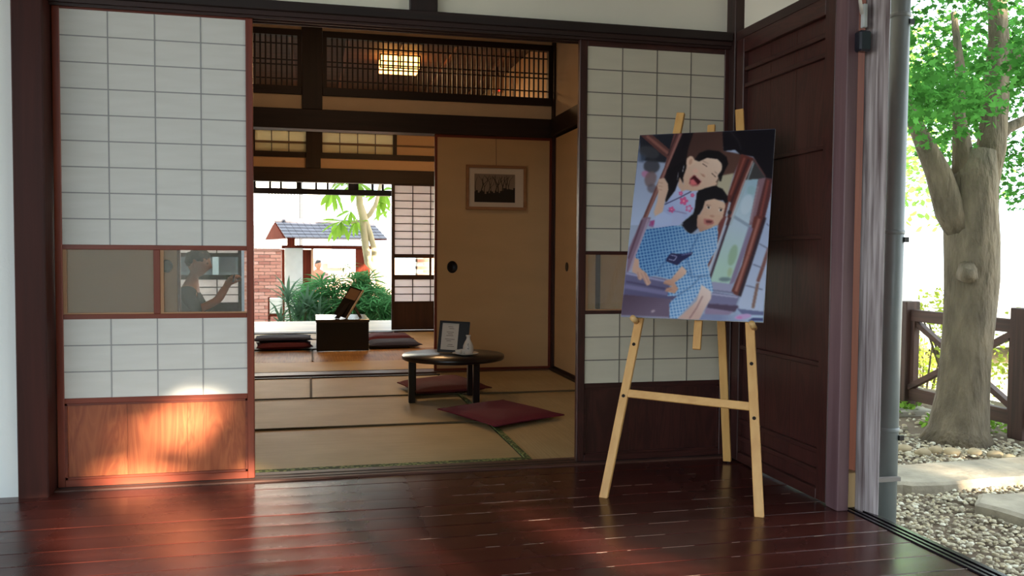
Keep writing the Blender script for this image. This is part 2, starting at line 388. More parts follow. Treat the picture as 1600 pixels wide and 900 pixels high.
A0 = G(1335, 795); A1 = G(1372, 807); n0 = Vector(((A0 + A1).x, (A0 + A1).y, 0)).normalized()
def wpost(nm, d0, d1, m_, wide=0):
    vs = []
    for z, sx in ((-.03, 0), (2.1, .0)):
        e = (A1 - A0).normalized() * wide
        for p in (A0 + e + n0 * d0, A1 - e + n0 * d0, A1 - e + n0 * d1, A0 + e + n0 * d1): vs.append((p.x, p.y, z))
    v, f = bevelled(vs, BF, .004); mesh(nm, v, f, m_, wp)
wpost('post', 0, .07, WEATH); wpost('post_core', .0701, .11, dark('z'), .006)
# latch hardware on the jamb top
lt = empty('door_latch', (1.84, 2.64, 1.66), 'black and white door catch with a hanging cord high on the jamb', 'latch')
box('catch_body', 1.82, 1.865, 2.62, 2.658, 1.595, 1.665, mat('black_plastic', (30, 32, 42), .2), lt, bev=0.006)
box('catch_plate', 1.845, 1.86, 2.64, 2.659, 1.68, 1.76, mat('catch_white', (200, 205, 205), .3), lt, bev=0.002)
tube('cord', [(1.83, 2.63, 1.72), (1.815, 2.62, 1.76), (1.81, 2.62, 1.84), (1.82, 2.62, 1.97)], 0.006, mat('cord_white', (190, 185, 175), .5), lt, n=8)
# drain pipe
dp = empty('drain_pipe', (2.2, 2.9, -0.16), 'grey vertical drain pipe beside the weathered post', 'pipe')
PG = mat('pipe_grey', (128, 134, 134), 0.35, var=0.1, vscale=8)
tube('pipe', [(2.175, 2.9, -0.16), (2.178, 2.9, 0.6), (2.185, 2.9, 2.4)], 0.036, PG, dp, n=24)
for z in (0.22, 0.98, 1.80):
    lathe('collar', (2.176 + 0.004 * z, 2.9, z), [(0.0365, 0), (0.039, 0.004), (0.039, 0.014), (0.0365, 0.018)], PG, dp, n=24)
    box('clip', 2.197, 2.217, 2.862, 2.872, z - 0.03, z - 0.01, BLACK, dp)
box('pipe_shelf', 2.0, 2.19, 2.84, 2.86, 0.04, 0.055, wood('grey_board', (150, 142, 136), (120, 112, 108), 'x', .7), dp)

# ---- left side wall and ceiling/roof of the veranda
ce = empty('ceiling', (0, 1, 2.6), 'board ceiling and eave over the veranda', 'ceiling', kind='structure')
for i in range(15):
    xx = -2.3 + i * 0.33
    box('ceiling_board', xx, xx + 0.326, -0.5, 3.6, 2.6, 2.62, dark('y'), ce)
box('eave_board', 2.65, 3.2, -0.6, 4.2, 2.42, 2.44, dark('y'), ce)
for i in range(6): bar('rafter', (2.0, -.3 + i * .8, 2.62), (3.2, -.3 + i * .8, 2.36), .05, .07, dark('x'), ce)
box('front_beam', -2.3, 3.2, -0.5, -0.38, 2.45, 2.6, dark('x'), ce)

# ---- floors of the two tatami rooms
TAT = {}
def tatami_mat(ax, name='tatami_weave', c1=(206, 184, 138), c2=(180, 156, 110)):
    k_ = name + ax
    if k_ in MATS: return MATS[k_]
    M = bpy.data.materials.new(k_); M.use_nodes = True; nt = M.node_tree; b = nt.nodes['Principled BSDF']
    tc = nt.nodes.new('ShaderNodeTexCoord'); mp = nt.nodes.new('ShaderNodeMapping')
    mp.inputs['Scale'].default_value = (3, 130, 3) if ax == 'x' else (130, 3, 3)
    nt.links.new(tc.outputs['Object'], mp.inputs[0])
    n = nt.nodes.new('ShaderNodeTexNoise'); n.inputs['Scale'].default_value = 1.0; n.inputs['Detail'].default_value = 3
    nt.links.new(mp.outputs[0], n.inputs['Vector'])
    n2 = nt.nodes.new('ShaderNodeTexNoise'); n2.inputs['Scale'].default_value = 3.0
    nt.links.new(tc.outputs['Object'], n2.inputs['Vector'])
    ad = nt.nodes.new('ShaderNodeMath'); ad.operation = 'ADD'; nt.links.new(n.outputs['Fac'], ad.inputs[0]); nt.links.new(n2.outputs['Fac'], ad.inputs[1])
    cr = nt.nodes.new('ShaderNodeValToRGB'); cr.color_ramp.elements[0].position = .35; cr.color_ramp.elements[1].position = .68
    hf = nt.nodes.new('ShaderNodeMath'); hf.operation = 'MULTIPLY'; hf.inputs[1].default_value = .5
    nt.links.new(ad.outputs[0], hf.inputs[0]); nt.links.new(hf.outputs[0], cr.inputs[0])
    cr.color_ramp.elements[0].color = (*s2l(c2), 1); cr.color_ramp.elements[1].color = (*s2l(c1), 1)
    nt.links.new(cr.outputs[0], b.inputs['Base Color']); b.inputs['Roughness'].default_value = .5
    b.inputs['Specular IOR Level'].default_value = .35
    wv = nt.nodes.new('ShaderNodeTexWave'); wv.bands_direction = 'Y' if ax == 'x' else 'X'; wv.inputs['Scale'].default_value = 40
    nt.links.new(tc.outputs['Object'], wv.inputs['Vector'])
    bp = nt.nodes.new('ShaderNodeBump'); bp.inputs['Strength'].default_value = .25; bp.inputs['Distance'].default_value = .003
    nt.links.new(wv.outputs['Fac'], bp.inputs['Height']); nt.links.new(bp.outputs[0], b.inputs['Normal'])
    MATS[k_] = M
    return M
def heri_mat():
    M = mat('green_border', (96, 112, 58), .7); nt = M.node_tree; b = nt.nodes['Principled BSDF']
    tc = nt.nodes.new('ShaderNodeTexCoord'); v = nt.nodes.new('ShaderNodeTexVoronoi'); v.inputs['Scale'].default_value = 60
    nt.links.new(tc.outputs['Object'], v.inputs['Vector'])
    cr = nt.nodes.new('ShaderNodeValToRGB'); cr.color_ramp.elements[0].position = .35; cr.color_ramp.elements[1].position = .5
    cr.color_ramp.elements[0].color = (*s2l((150, 166, 100)), 1); cr.color_ramp.elements[1].color = (*s2l((64, 84, 44)), 1)
    nt.links.new(v.outputs['Distance'], cr.inputs[0]); nt.links.new(cr.outputs[0], b.inputs['Base Color'])
    return M
HERI = heri_mat()
SEAM = mat('seam_cloth', (92, 76, 50), .8)
f1 = empty('floor.001', (0, 5, -0.02), 'straw mat floor of the middle room', 'floor', kind='structure')
f2 = empty('floor.002', (0, 8.2, -0.02), 'straw mat floor of the far room', 'floor', kind='structure')
def tatami(x0, x1, y0, y1, ax, par, borders='', bm='seam', z=0.0, m_=None):
    g = .003
    # slightly pillowed top so each mat edge reads
    nx = 12; ny = 6; vs = []; fs = []
    for j in range(ny + 1):
        for i in range(nx + 1):
            u = i / nx; v = j / ny
            e = min(min(u, 1 - u) * (x1 - x0), min(v, 1 - v) * (y1 - y0))
            vs.append((x0 + g + (x1 - x0 - 2 * g) * u, y0 + g + (y1 - y0 - 2 * g) * v, z - (0.006 if e <= 0 else 0) + .0025 * noise.noise(Vector((u * 4 + x0, v * 3 + y0 * 3, 0)))))
    for j in range(ny):
        for i in range(nx):
            a = j * (nx + 1) + i; fs.append((a, a + 1, a + nx + 2, a + nx + 1))
    o = mesh('tatami_mat', vs, fs, m_ or tatami_mat(ax), par, True)
    for c in borders:
        cm = HERI if bm == 'green' else SEAM; ww = .024 if bm == 'green' else .012
        if bm == 'green' and c == 'f': ww = .055
        a = {'f': (x0, x1, y0, y0 + ww), 'b': (x0, x1, y1 - ww, y1), 'l': (x0, x0 + ww, y0, y1), 'r': (x1 - ww, x1, y0, y1)}[c]
        box('cloth_border', *a, z - 0.004, z + 0.0035, cm, o)
    return o
tatami(-1.82, 0.915, 3.60, 4.50, 'x', f1, 'f', 'green')
tatami(-1.82, 0.915, 4.50, 5.42, 'x', f1, 'f')
tatami(-1.82, 0.006, 5.42, 6.30, 'x', f1, 'fr')
tatami(0.006, 0.915, 5.42, 6.30, 'x', f1, 'f')
tatami(0.915, 1.82, 3.60, 5.40, 'y', f1, 'l', 'green')
tatami(0.915, 1.82, 5.40, 6.46, 'y', f1, 'f')
box('bed_board', -1.86, 1.86, 3.58, 11.5, -0.06, -0.012, blackish('x'), f1)
box('threshold', -1.82, 0.93, 6.30, 6.34, -.02, 0.002, blackish('x'), f1)
tatami(-1.82, 1.82, 6.60, 7.25, 'x', f2, 'f')
BRN = tatami_mat('y', 'brown_weave', (196, 156, 104), (112, 78, 46))
box('threshold', -1.82, 1.82, 6.42, 6.58, -.02, 0.004, wood('sill_timber', (92, 60, 50), (60, 36, 30), 'x', .45), f2, bev=.002)
tatami(-1.82, 0.02, 7.25, 8.15, 'y', f2, 'r', m_=BRN)
tatami(0.02, 1.82, 7.25, 8.15, 'y', f2, '', m_=BRN)
tatami(-1.82, 0.9, 8.15, 9.05, 'x', f2, 'f')
tatami(0.9, 1.82, 8.15, 9.9, 'y', f2, 'l')
tatami(-1.82, 0.9, 9.05, 9.75, 'x', f2, 'f')
box('threshold', -1.82, 1.82, 9.76, 9.94, -.02, 0.003, blackish('x'), f2)
eg = empty('floor.003', (0, 10.7, -0.02), 'sunlit pale board walkway beyond the far room', 'floor', kind='structure')
EB = wood('bleached_board', (232, 220, 200), (210, 196, 174), 'x', .4)
for i in range(13):
    box('floor_board', -3.2, 3.2, 9.95 + i * .115, 9.95 + i * .115 + .112, -.03, 0.0, EB, eg, bev=.0015)

# ---- middle room walls
wb = empty('wall_middle', (0, 6.5, 0), 'cream wall with open lattice transom between the two mat rooms', 'wall', kind='structure')
RNG = (2.035, 2.50)
box('plaster', -1.82, 1.83, 6.505, 6.55, 2.50, 2.75, CREAM, wb)
box('plaster', -1.82, 1.83, 6.505, 6.55, 1.925, 2.035, CREAM, wb)
box('beam', -1.86, 1.86, 6.455, 6.60, 1.785, 1.928, blackish('x'), wb, bev=.003)
box('pillar', -.056, .088, 6.47, 6.585, 1.93, 2.75, blackish('z'), wb, bev=.003)
box('pillar', 1.822, 1.90, 6.44, 6.60, 0, 1.93, dark('z'), wb, bev=.003)
box('pillar', -1.90, -1.822, 6.44, 6.60, 0, 2.75, dark('z'), wb, bev=.003)
box('corner_bead', 1.822, 1.838, 6.44, 6.60, 1.93, 2.75, blackish('z'), wb)
# lattice transoms
for nm, xa, xb in (('lattice_transom', -1.82, -.058), ('lattice_transom', .09, 1.822)):
    t = empty(nm, ((xa + xb) / 2, 6.52, 2.035), 'dark lattice transom, the ' + ('short visible one left of the thick post' if xa < -1 else 'long one right of the thick post') + ' under the ceiling', 'transom')
    box('frame', xa, xb, 6.49, 6.545, 2.035, 2.095, blackish('x'), t, bev=.002)
    box('frame', xa, xb, 6.49, 6.545, 2.455, 2.50, blackish('x'), t, bev=.002)
    box('frame', xa, xa + .03, 6.49, 6.545, 2.095, 2.455, blackish('z'), t); box('frame', xb - .03, xb, 6.49, 6.545, 2.095, 2.455, blackish('z'), t)
    n = int((xb - xa - .06) / .0365)
    for i in range(1, n):
        x = xa + .03 + (xb - xa - .06) * i / n
        box('lattice_bar', x - .0055, x + .0055, 6.505, 6.52, 2.095, 2.455, blackish('z'), t)
    for z in (2.25, 2.285, 2.40, 2.15):
        box('lattice_rail', xa + .03, xb - .03, 6.52, 6.53, z - .0045, z + .0045, blackish('x'), t)
# sliding cream doors in the middle wall
def fusuma(name, label, x0, x1, yf, pull_x, pm=FUSU, z1=1.785):
    r = empty(name, ((x0 + x1) / 2, yf + .012, 0), label, 'sliding door', kind='structure')
    box('panel', x0 + .02, x1 - .02, yf + .004, yf + .02, .02, z1 - .02, pm, r)
    for a, b in ((x0, x0 + .02), (x1 - .02, x1)): box('stile', a, b, yf, yf + .024, 0.004, z1, red('z'), r, bev=.002)
    box('rail', x0 + .02, x1 - .02, yf, yf + .024, 0.004, .02, red('x'), r); box('rail', x0 + .02, x1 - .02, yf, yf + .024, z1 - .02, z1, red('x'), r)
    # round recessed pull
    n = 24
    vs = []; fs = []
    for rr_, yy in ((.036, 0), (.040, -.004), (.030, -.006), (.026, -.001), (.0, -.001)):
        for k_ in range(n): vs.append((pull_x + rr_ * math.cos(2 * PI * k_ / n), yf + .004 + yy, .79 + rr_ * 1.15 * math.sin(2 * PI * k_ / n)))
    for i in range(4):
        for k_ in range(n): fs.append((i * n + k_, i * n + (k_ + 1) % n, (i + 1) * n + (k_ + 1) % n, (i + 1) * n + k_))
    mesh('door_pull', vs, fs, mat('pull_metal', (32, 30, 32), .35, metal=.6), r, True)
    return r
fusuma('door_4', 'cream sliding door with round dark pull and hanging picture', .910, 1.822, 6.475, 1.045)
fusuma('door_5', 'cream sliding door seen through the right-hand glass pane of the sunlit door', -1.80, -.895, 6.475, -.985)
fusuma('door_6', 'cream sliding door seen through the left-hand glass pane of the sunlit door', -2.7, -1.79, 6.505, -2.6)
# right wall of the middle room
w2 = empty('wall_right.001', (1.86, 5, 0), 'cream right-hand wall of the middle room with its dark beam', 'wall', kind='structure')
box('plaster', 1.84, 1.9, 3.62, 6.46, 1.93, 2.75, CREAM, w2)
box('beam', 1.80, 1.9, 3.62, 6.44, 1.80, 1.93, blackish('y'), w2, bev=.003)
box('threshold', 1.80, 1.9, 3.62, 6.44, -.02, .012, blackish('y'), w2)
for nm, ya, yb, py, yo in (('door_7', 5.40, 6.42, 6.08, 1.828), ('door_8', 3.64, 5.42, 3.8, 1.852)):
    r = empty(nm, (1.84, (ya + yb) / 2, 0), 'cream side door on the right wall of the middle room' + (' with a dark pull' if nm == 'door_7' else ', nearer half'), 'sliding door', kind='structure')
    box('panel', yo + .004, yo + .02, ya + .02, yb - .02, .03, 1.78, FUSU, r)
    for a, b in ((ya, ya + .02), (yb - .02, yb)): box('stile', yo, yo + .022, a, b, .012, 1.80, dark('z'), r)
    box('rail', yo, yo + .022, ya, yb, .012, .03, dark('y'), r)
    if nm == 'door_7':
        v, f = tube_geo([(yo + .008, py, .80), (yo + .0, py, .80)], [.032, .034], 20)
        mesh('door_pull', v, f, MATS['pull_metal'], r)
box('ceiling.001', -1.9, 1.9, 3.6, 6.55, 2.75, 2.78, blackish('x'), label='dark board ceiling of the middle room', cat='ceiling', kind='structure')
box('wall_left.001', -2.75, -2.70, 3.6, 11.5, -.05, 2.8, CREAM, label='cream left wall of the mat rooms', cat='wall', kind='structure')
box('wall_outer', 1.9, 1.95, 3.45, 11.5, -.45, 2.8, PLASTW, label='outer plaster wall of the house on the garden side', cat='wall', kind='structure')

# ---- far room: ceiling with battens, right wall, W3
c2 = empty('ceiling.002', (0, 8.2, 2.52), 'dark board ceiling with battens above the far room', 'ceiling', kind='structure')
for i in range(8):
    y0 = 6.6 + i * .43; box('ceiling_board', -2.7, 1.83, y0, y0 + .425, 2.62, 2.635, wood('ceiling_timber', (96, 66, 50), (66, 44, 34), 'x', .6), c2)
for i in range(10):
    x = -2.4 + i * .45; box('batten', x - .014, x + .014, 6.6, 9.95, 2.595, 2.62, wood('batten_timber', (120, 78, 56), (90, 56, 40), 'y', .5), c2)
box('roof_cover', 2.1, 4.2, 8.0, 12.9, 2.8, 2.86, blackish('x'), c2)  # unseen slab added beyond the house to keep sun off the gate
box('roof_cover', -6.0, 2.1, 3.4, 12.6, 2.8, 2.86, blackish('x'), c2)  # roof slab widened out of view to shade the gate
box('wall_right.002', 1.83, 1.9, 6.6, 9.95, -.02, 2.62, mat('warm_plaster', (226, 196, 160), .9), label='pale plaster right wall of the far room', cat='wall', kind='structure')
w3 = empty('wall_back', (0, 9.95, 0), 'cream wall with paper transoms over the far garden opening', 'wall', kind='structure')
FP = MATS['warm_plaster']
box('beam', -2.7, 1.83, 9.93, 10.05, 1.675, 1.83, blackish('x'), w3, bev=.003)
box('plaster', -2.7, 1.83, 9.97, 10.02, 1.83, 1.945, FP, w3)
box('beam', -2.7, 1.83, 9.94, 10.04, 1.945, 2.005, blackish('x'), w3)
box('beam', -2.7, 1.83, 9.94, 10.04, 2.235, 2.27, blackish('x'), w3)
box('plaster', -2.7, 1.83, 9.97, 10.02, 2.27, 2.62, FP, w3)
box('pillar', -.045, .115, 9.92, 10.03, 1.83, 2.62, blackish('z'), w3, bev=.003)
box('plaster', .96, 1.83, 9.97, 10.02, 2.005, 2.235, FP, w3)
for a_, b_ in ((-.63, -.592), (.11, .134)): box('mullion', a_, b_, 9.94, 10.04, 2.0, 2.24, blackish('z'), w3)
box('mullion', .92, .962, 9.94, 10.04, 2.0, 2.24, blackish('z'), w3)
for nm, xa, xb, nc in (('window_1', -.60, -.045, 3), ('window_2', .128, .92, 4), ('window_3', -1.6, -.62, 5)):
    r = empty(nm, ((xa + xb) / 2, 9.98, 2.005), 'backlit paper transom with dark grid over the far opening, ' + {'window_1': 'left of the centre post', 'window_2': 'right of the centre post', 'window_3': 'farthest left'}[nm], 'window', kind='structure')
    cw = (xb - xa) / nc
    for i in range(nc):
        for j in range(2): box('paper_pane', xa + i * cw, xa + (i + 1) * cw, 9.985, 9.987, 2.005 + j * .115, 2.12 + j * .115, paper('washi_transom', (250, 240, 210), .5), r)
        if i: box('lattice_bar', xa + i * cw - .004, xa + i * cw + .004, 9.97, 9.984, 2.005, 2.235, MUNTD, r)
    box('lattice_bar', xa, xb, 9.972, 9.984, 2.116, 2.124, MUNTD, r)
shoji('door_9', 'backlit paper sliding door at the right of the far garden opening', .905, 1.80, 9.95, 1.68, dark, dark, PAPERT, MUNTD, 4, 9, 3, (.877, 1.66), (.638, .834), (.334, .585), stile=.036, front=False, mw=.009, panelmat=None)
shoji('door_10', 'backlit paper sliding door behind the seated person', -1.70, -.74, 9.95, 1.68, dark, dark, PAPERT, MUNTD, 4, 9, 3, (.877, 1.66), (.638, .834), (.334, .585), stile=.036, front=False, mw=.009, panelmat=None)
shoji('door_11', 'backlit paper sliding door in the far left corner', -2.68, -1.71, 9.985, 1.68, dark, dark, PAPERT, MUNTD, 4, 9, 3, (.877, 1.66), (.638, .834), (.334, .585), stile=.036, front=False, mw=.009, panelmat=None)
# outer edge of the walkway
w4 = empty('wall_outer_frame', (0, 11.4, 0), 'dark outer lintel with small clear transom panes', 'window frame', kind='structure')
w4.name = 'window_4'; W['window_4'] = W['wall_outer_frame']
box('beam', -3.2, 3.2, 11.36, 11.46, 1.63, 1.70, blackish('x'), w4, bev=.002)
box('beam', -3.2, 3.2, 11.36, 11.46, 1.815, 2.1, blackish('x'), w4)
for px in (398, 422, 439, 467, 494, 512, 552, 582, 598, 620, 645): 
    x = P(px, 290, 11.4).x; ww = .13 if px == 552 else (.06 if px in (467, 620) else .028)
    box('mullion', x - ww / 2, x + ww / 2, 11.37, 11.45, 1.70, 1.82, blackish('z'), w4)
box('glass_pane', -1.0, 1.5, 11.41, 11.414, 1.705, 1.815, GLASS, w4)
box('pillar', -3.0, -2.9, 11.35, 11.47, -.4, 2.1, blackish('z'), w4); box('pillar', 1.95, 2.05, 11.35, 11.47, -.4, 2.1, blackish('z'), w4)
box('ceiling.003', -3.2, 3.2, 9.95, 12.5, 2.1, 2.12, wood('pale_soffit', (150, 128, 104), (128, 106, 84), 'x', .7), label='soffit over the far walkway', cat='ceiling', kind='structure')

# ================================================================== OBJECTS INDOORS
# ---- easel
ez = empty('easel', (1.35, 3.0, 0), 'pale beech wood easel holding the large photo print', 'easel')
EU = Vector((0.8026, -0.5966, 0)); EB_ = Vector((0.5966, 0.8026, 0)); LN = math.radians(18)
EV = Vector((0, 0, math.cos(LN))) + EB_ * math.sin(LN); EN = EB_ * math.cos(LN) - Vector((0, 0, math.sin(LN)))
EO = Vector((1.0452, 3.0, 0))
def E(a, b, c=0.0): return EO + EU * a + EV * b + EN * c          # a along feet, b up the frame, c behind it
BE = BEECH_Z
def leg(p, q, **k):
    vs, fs = bar_geo(p, q, .032, .02, EN)
    # cut the feet flat on the floor
    for v in vs[:4]: v.z = 0.0
    vs, fs = bevelled(vs, fs, .002); return mesh('leg', vs, fs, BE, ez)
l1 = leg(E(.008, 0, 0), E(.168, 1.545, 0)); l2 = leg(E(.565, 0, 0), E(.400, 1.545, 0))
bar('leg', (1.752, 3.392, 0.008), E(.305, 1.37, .06), .034, .018, BE, ez, up=EN, bev=.002)
bar('crossbar', E(.052, .392, 0), E(.522, .376, 0), .03, .016, BEECH_X, ez, up=EN, bev=.002)
bar('crossbar', E(.155, 1.385, .018), E(.42, 1.385, .018), .045, .016, BEECH_X, ez, up=EN, bev=.002)
bar('centre_bar', E(.300, .58, .03), E(.289, 1.50, .03), .03, .016, BE, ez, up=EN, bev=.002)
for a0, a1, side in ((.008, .168, 0), (.565, .400, 1)):
    for b in ((.38, .58) if side == 0 else (.335, .53)):
        a = a0 + (a1 - a0) * b / 1.545
        v, f = tube_geo([E(a, b, -.0108), E(a, b, -.0095)], [.0066, .0066], 12); mesh('peg_hole', v, f, mat('hole_dark', (30, 18, 12), .9), ez)
PEG = wood('peg_wood', (232, 190, 130), (214, 166, 104), 'y', .4)
for px_, py_ in ((995, 503), (1178, 512)):
    d_ = RT * (px_ - 800) + DN * (py_ - 450) + FW * F_PX; w_ = CAM + d_ * ((EO - CAM).dot(EN) / d_.dot(EN)) - EO; a, b = w_.dot(EU), w_.dot(EV)
    tube('peg', [E(a, b, .008), E(a, b, -.062)], .0115, PEG, ez, n=14)
# ---- the print
pr = empty('photo_print', E(.28, .75, -.012), 'large print of two laughing children in patterned summer kimono', 'picture')
def on_plane(px, py, c):
    d = RT * (px - 800) + DN * (py - 450) + FW * F_PX; p0 = E(0, 0, c)
    return CAM + d * ((p0 - CAM).dot(EN) / d.dot(EN))
PW, PH = .531, .762
pc = sum((on_plane(x, y_, -.026) for x, y_ in ((1003, 212), (1209, 203), (1192, 502), (970, 494))), Vector()) / 4
tl, tr_, br, bl = [on_plane(x, y_, -.026) for x, y_ in ((1003, 212), (1209, 203), (1192, 502), (970, 494))]
pu = ((tr_ - tl) + (br - bl)).normalized(); pv = EN.cross(pu); pv = pv if pv.z > 0 else -pv
CTL = pc - pu * PW / 2 + pv * PH / 2
gs = bar_geo(pc - pv * PH / 2 + EN * .006, pc + pv * PH / 2 + EN * .006, PW, .008, EN)
mesh('mounting_board', *gs, mat('foam_board', (228, 230, 236), .5), pr)
# the printed picture: flat print, coloured per vertex on a fine flat sheet
GW, GH = 300, 430
def paint_print():
    # grid positions on the sheet -> measuring coordinates of the print (homography of the four corners)
    src = [(0, 0), (1, 0), (1, 1), (0, 1)]; dst = [(1003, 212), (1209, 203), (1192, 502), (970, 494)]
    A = []; b = []
    for (u, v), (x, y_) in zip(src, dst):
        A.append([u, v, 1, 0, 0, 0, -u * x, -v * x]); b.append(x); A.append([0, 0, 0, u, v, 1, -u * y_, -v * y_]); b.append(y_)
    h = np.linalg.solve(np.array(A, float), np.array(b, float))
    S = 2
    uu, vv = np.meshgrid(np.linspace(0, 1, GW), np.linspace(0, 1, GH)); dn = h[6] * uu + h[7] * vv + 1
    X = (h[0] * uu + h[1] * vv + h[2]) / dn; Y = (h[3] * uu + h[4] * vv + h[5]) / dn
    img = np.empty((GH, GW, 3)); img[:] = (160, 172, 200)
    K = {'A': (960, 190, 5.625), 'B': (1070, 190, 5.627), 'C': (960, 340, 5.294), 'D': (1070, 340, 5.293), 'E': (940, 160, 2.5)}
    def pts(k, p): o = K[k]; return [(o[0] + x / o[2], o[1] + y_ / o[2]) for x, y_ in p]
    def inside(P_):
        m_ = np.zeros(X.shape, bool); n = len(P_)
        for i in range(n):
            (x1, y1), (x2, y2) = P_[i], P_[(i + 1) % n]
            if y1 == y2: continue
            c = ((Y < y1) != (Y < y2)) & (X < (x2 - x1) * (Y - y1) / (y2 - y1) + x1); m_ ^= c
        return m_
    def blur(a, n):
        for _ in range(n):
            a = (np.roll(a, 1, 0) + a + np.roll(a, -1, 0)) / 3; a = (np.roll(a, 1, 1) + a + np.roll(a, -1, 1)) / 3
        return a
    def poly(k, col, p, soft=0, al=1.0, grad=None):
        P_ = pts(k, p); m_ = inside(P_).astype(float)
        if soft: m_ = blur(m_, soft)
        c = np.array(col, float)
        if grad is not None:      # grad: (colour2, crop point 1, crop point 2)
            c2, a, b_ = grad; (ax, ay), (bx, by) = pts(k, [a, b_]); d2 = (bx - ax) ** 2 + (by - ay) ** 2
            t = np.clip(((X - ax) * (bx - ax) + (Y - ay) * (by - ay)) / d2, 0, 1)[..., None]; c = c * (1 - t) + np.array(c2, float) * t
        img[:] = img * (1 - al * m_[..., None]) + c * al * m_[..., None]
        return m_
    def blob(k, col, cx, cy, rx, ry, rot=0, soft=0, al=1.0):
        p = [(cx + rx * math.cos(t) * math.cos(rot) - ry * math.sin(t) * math.sin(rot), cy + rx * math.cos(t) * math.sin(rot) + ry * math.sin(t) * math.cos(rot)) for t in np.linspace(0, 2 * PI, 22)[:-1]]
        return poly(k, col, p, soft, al)
    def line(k, col, p, wd, soft=0, al=1.0):
        for (x1, y1), (x2, y2) in zip(p, p[1:]):
            L = math.hypot(x2 - x1, y2 - y1) or 1; nx, ny = -(y2 - y1) / L * wd / 2, (x2 - x1) / L * wd / 2
            poly(k, col, [(x1 + nx, y1 + ny), (x2 + nx, y2 + ny), (x2 - nx, y2 - ny), (x1 - nx, y1 - ny)], soft, al)
    # --- background, left: pale glazed wall with reflections
    poly('A', (150, 160, 190), [(150, 240), (400, 240), (400, 900), (100, 900)], grad=((176, 190, 222), (250, 300), (180, 900)))
    poly('A', (34, 36, 46), [(236, 110), (560, 110), (460, 360), (250, 340), (240, 240)], 3)
    poly('A', (78, 92, 118), [(225, 240), (300, 300), (270, 360), (222, 350)], 3, .7)
    blob('A', (66, 66, 72), 320, 270, 90, 50, .3, 4, .8); blob('A', (54, 52, 58), 340, 390, 70, 60, 0, 3, .8)
    blob('A', (190, 120, 160), 290, 460, 40, 30, .4, 2, .8); blob('A', (120, 96, 96), 330, 500, 50, 70, .3, 3, .8); blob('A', (96, 84, 92), 340, 580, 40, 40, 0, 3, .7)
    # --- background, middle: brown wall, dark corner, door frames at the right
    poly('A', (26, 20, 26), [(590, 90), (720, 90), (660, 300), (560, 500), (470, 720), (400, 560), (470, 420)], 1)
    poly('B', (74, 50, 46), [(90, 80), (345, 80), (340, 260), (500, 290), (420, 480), (300, 620), (0, 420), (40, 230)], 1, grad=((96, 66, 58), (200, 120), (420, 450)))
    poly('B', (186, 176, 152), [(330, 470), (430, 450), (360, 700), (270, 620), (290, 520)], 2)
    poly('B', (20, 16, 24), [(330, 60), (800, 60), (800, 520), (700, 490), (595, 310), (480, 290), (440, 250), (340, 262)], 1)
    line('B', (52, 46, 52), [(400, 90), (470, 180), (490, 250)], 16, 1, .7)
    poly('B', (66, 64, 66), [(590, 320), (700, 490), (620, 560), (500, 620), (540, 400)], 1)
    poly('B', (160, 190, 210), [(520, 510), (640, 500), (560, 900), (380, 900)], 1, grad=((196, 212, 228), (560, 520), (430, 900)))
    blob('B', (150, 185, 195), 580, 600, 40, 40, 0, 3, .6); blob('B', (206, 220, 236), 540, 720, 50, 90, .3, 3, .7)
    poly('B', (176, 192, 226), [(740, 640), (770, 560), (760, 900), (690, 900)], 0)
    poly('D', (186, 204, 222), [(390, -40), (520, 60), (380, 540), (210, 520)], 1, grad=((178, 208, 196), (430, 60), (330, 420)))
    blob('D', (140, 170, 130), 395, 300, 34, 90, .25, 3, .6); blob('D', (168, 178, 120), 370, 440, 18, 40, .2, 3, .5); blob('D', (90, 106, 120), 330, 500, 50, 18, 0, 3, .7)
    line('D', (150, 166, 190), [(400, -20), (560, 80)], 26, 1)
    poly('D', (172, 186, 220), [(650, -60), (720, -60), (690, 400), (640, 790), (430, 740), (540, 400)], 1, grad=((186, 196, 224), (640, 0), (520, 740)))
    for a, b_ in (((670, 40), (700, 70)), ((610, 205), (690, 250)), ((560, 375), (650, 410)), ((500, 550), (640, 585))): line('D', (112, 116, 150), [a, b_], 9, 1)
    line('D', (128, 84, 80), [(690, 240), (640, 400), (600, 520)], 28, 1); line('D', (136, 104, 96), [(600, 530), (560, 740)], 24, 1)
    # frames
    poly('B', (104, 52, 46), [(490, 285), (600, 320), (560, 420), (380, 900), (290, 900), (430, 480)], 1)
    line('B', (186, 150, 148), [(590, 345), (500, 560), (380, 900)], 13, 1); line('B', (64, 34, 38), [(555, 330), (430, 640), (330, 900)], 20, 1)
    line('B', (150, 84, 74), [(520, 320), (400, 640)], 14, 1)
    line('B', (180, 186, 204), [(395, 700), (345, 900)], 20, 1)
    line('B', (170, 186, 196), [(600, 360), (500, 640), (400, 900)], 9, 1); blob('B', (50, 40, 46), 392, 790, 16, 20, 0, 1)
    line('B', (96, 60, 60), [(600, 330), (700, 480)], 14, 1)
    poly('B', (142, 110, 122), [(640, 500), (700, 490), (640, 900), (560, 900)], 1); poly('B', (92, 50, 52), [(700, 490), (760, 500), (745, 640), (680, 900), (600, 900)], 1)
    line('B', (168, 140, 150), [(640, 560), (575, 870)], 10, 1); line('B', (138, 72, 66), [(725, 510), (650, 860)], 20, 1)
    poly('D', (110, 56, 50), [(570, -20), (660, -20), (560, 320), (440, 640), (380, 610), (470, 380)], 1)
    line('D', (170, 110, 100), [(610, 0), (520, 300), (420, 600)], 22, 1); line('D', (52, 34, 44), [(655, -10), (560, 300), (450, 640)], 26, 1)
    poly('D', (140, 126, 156), [(530, 60), (560, 80), (410, 520), (360, 560)], 1)
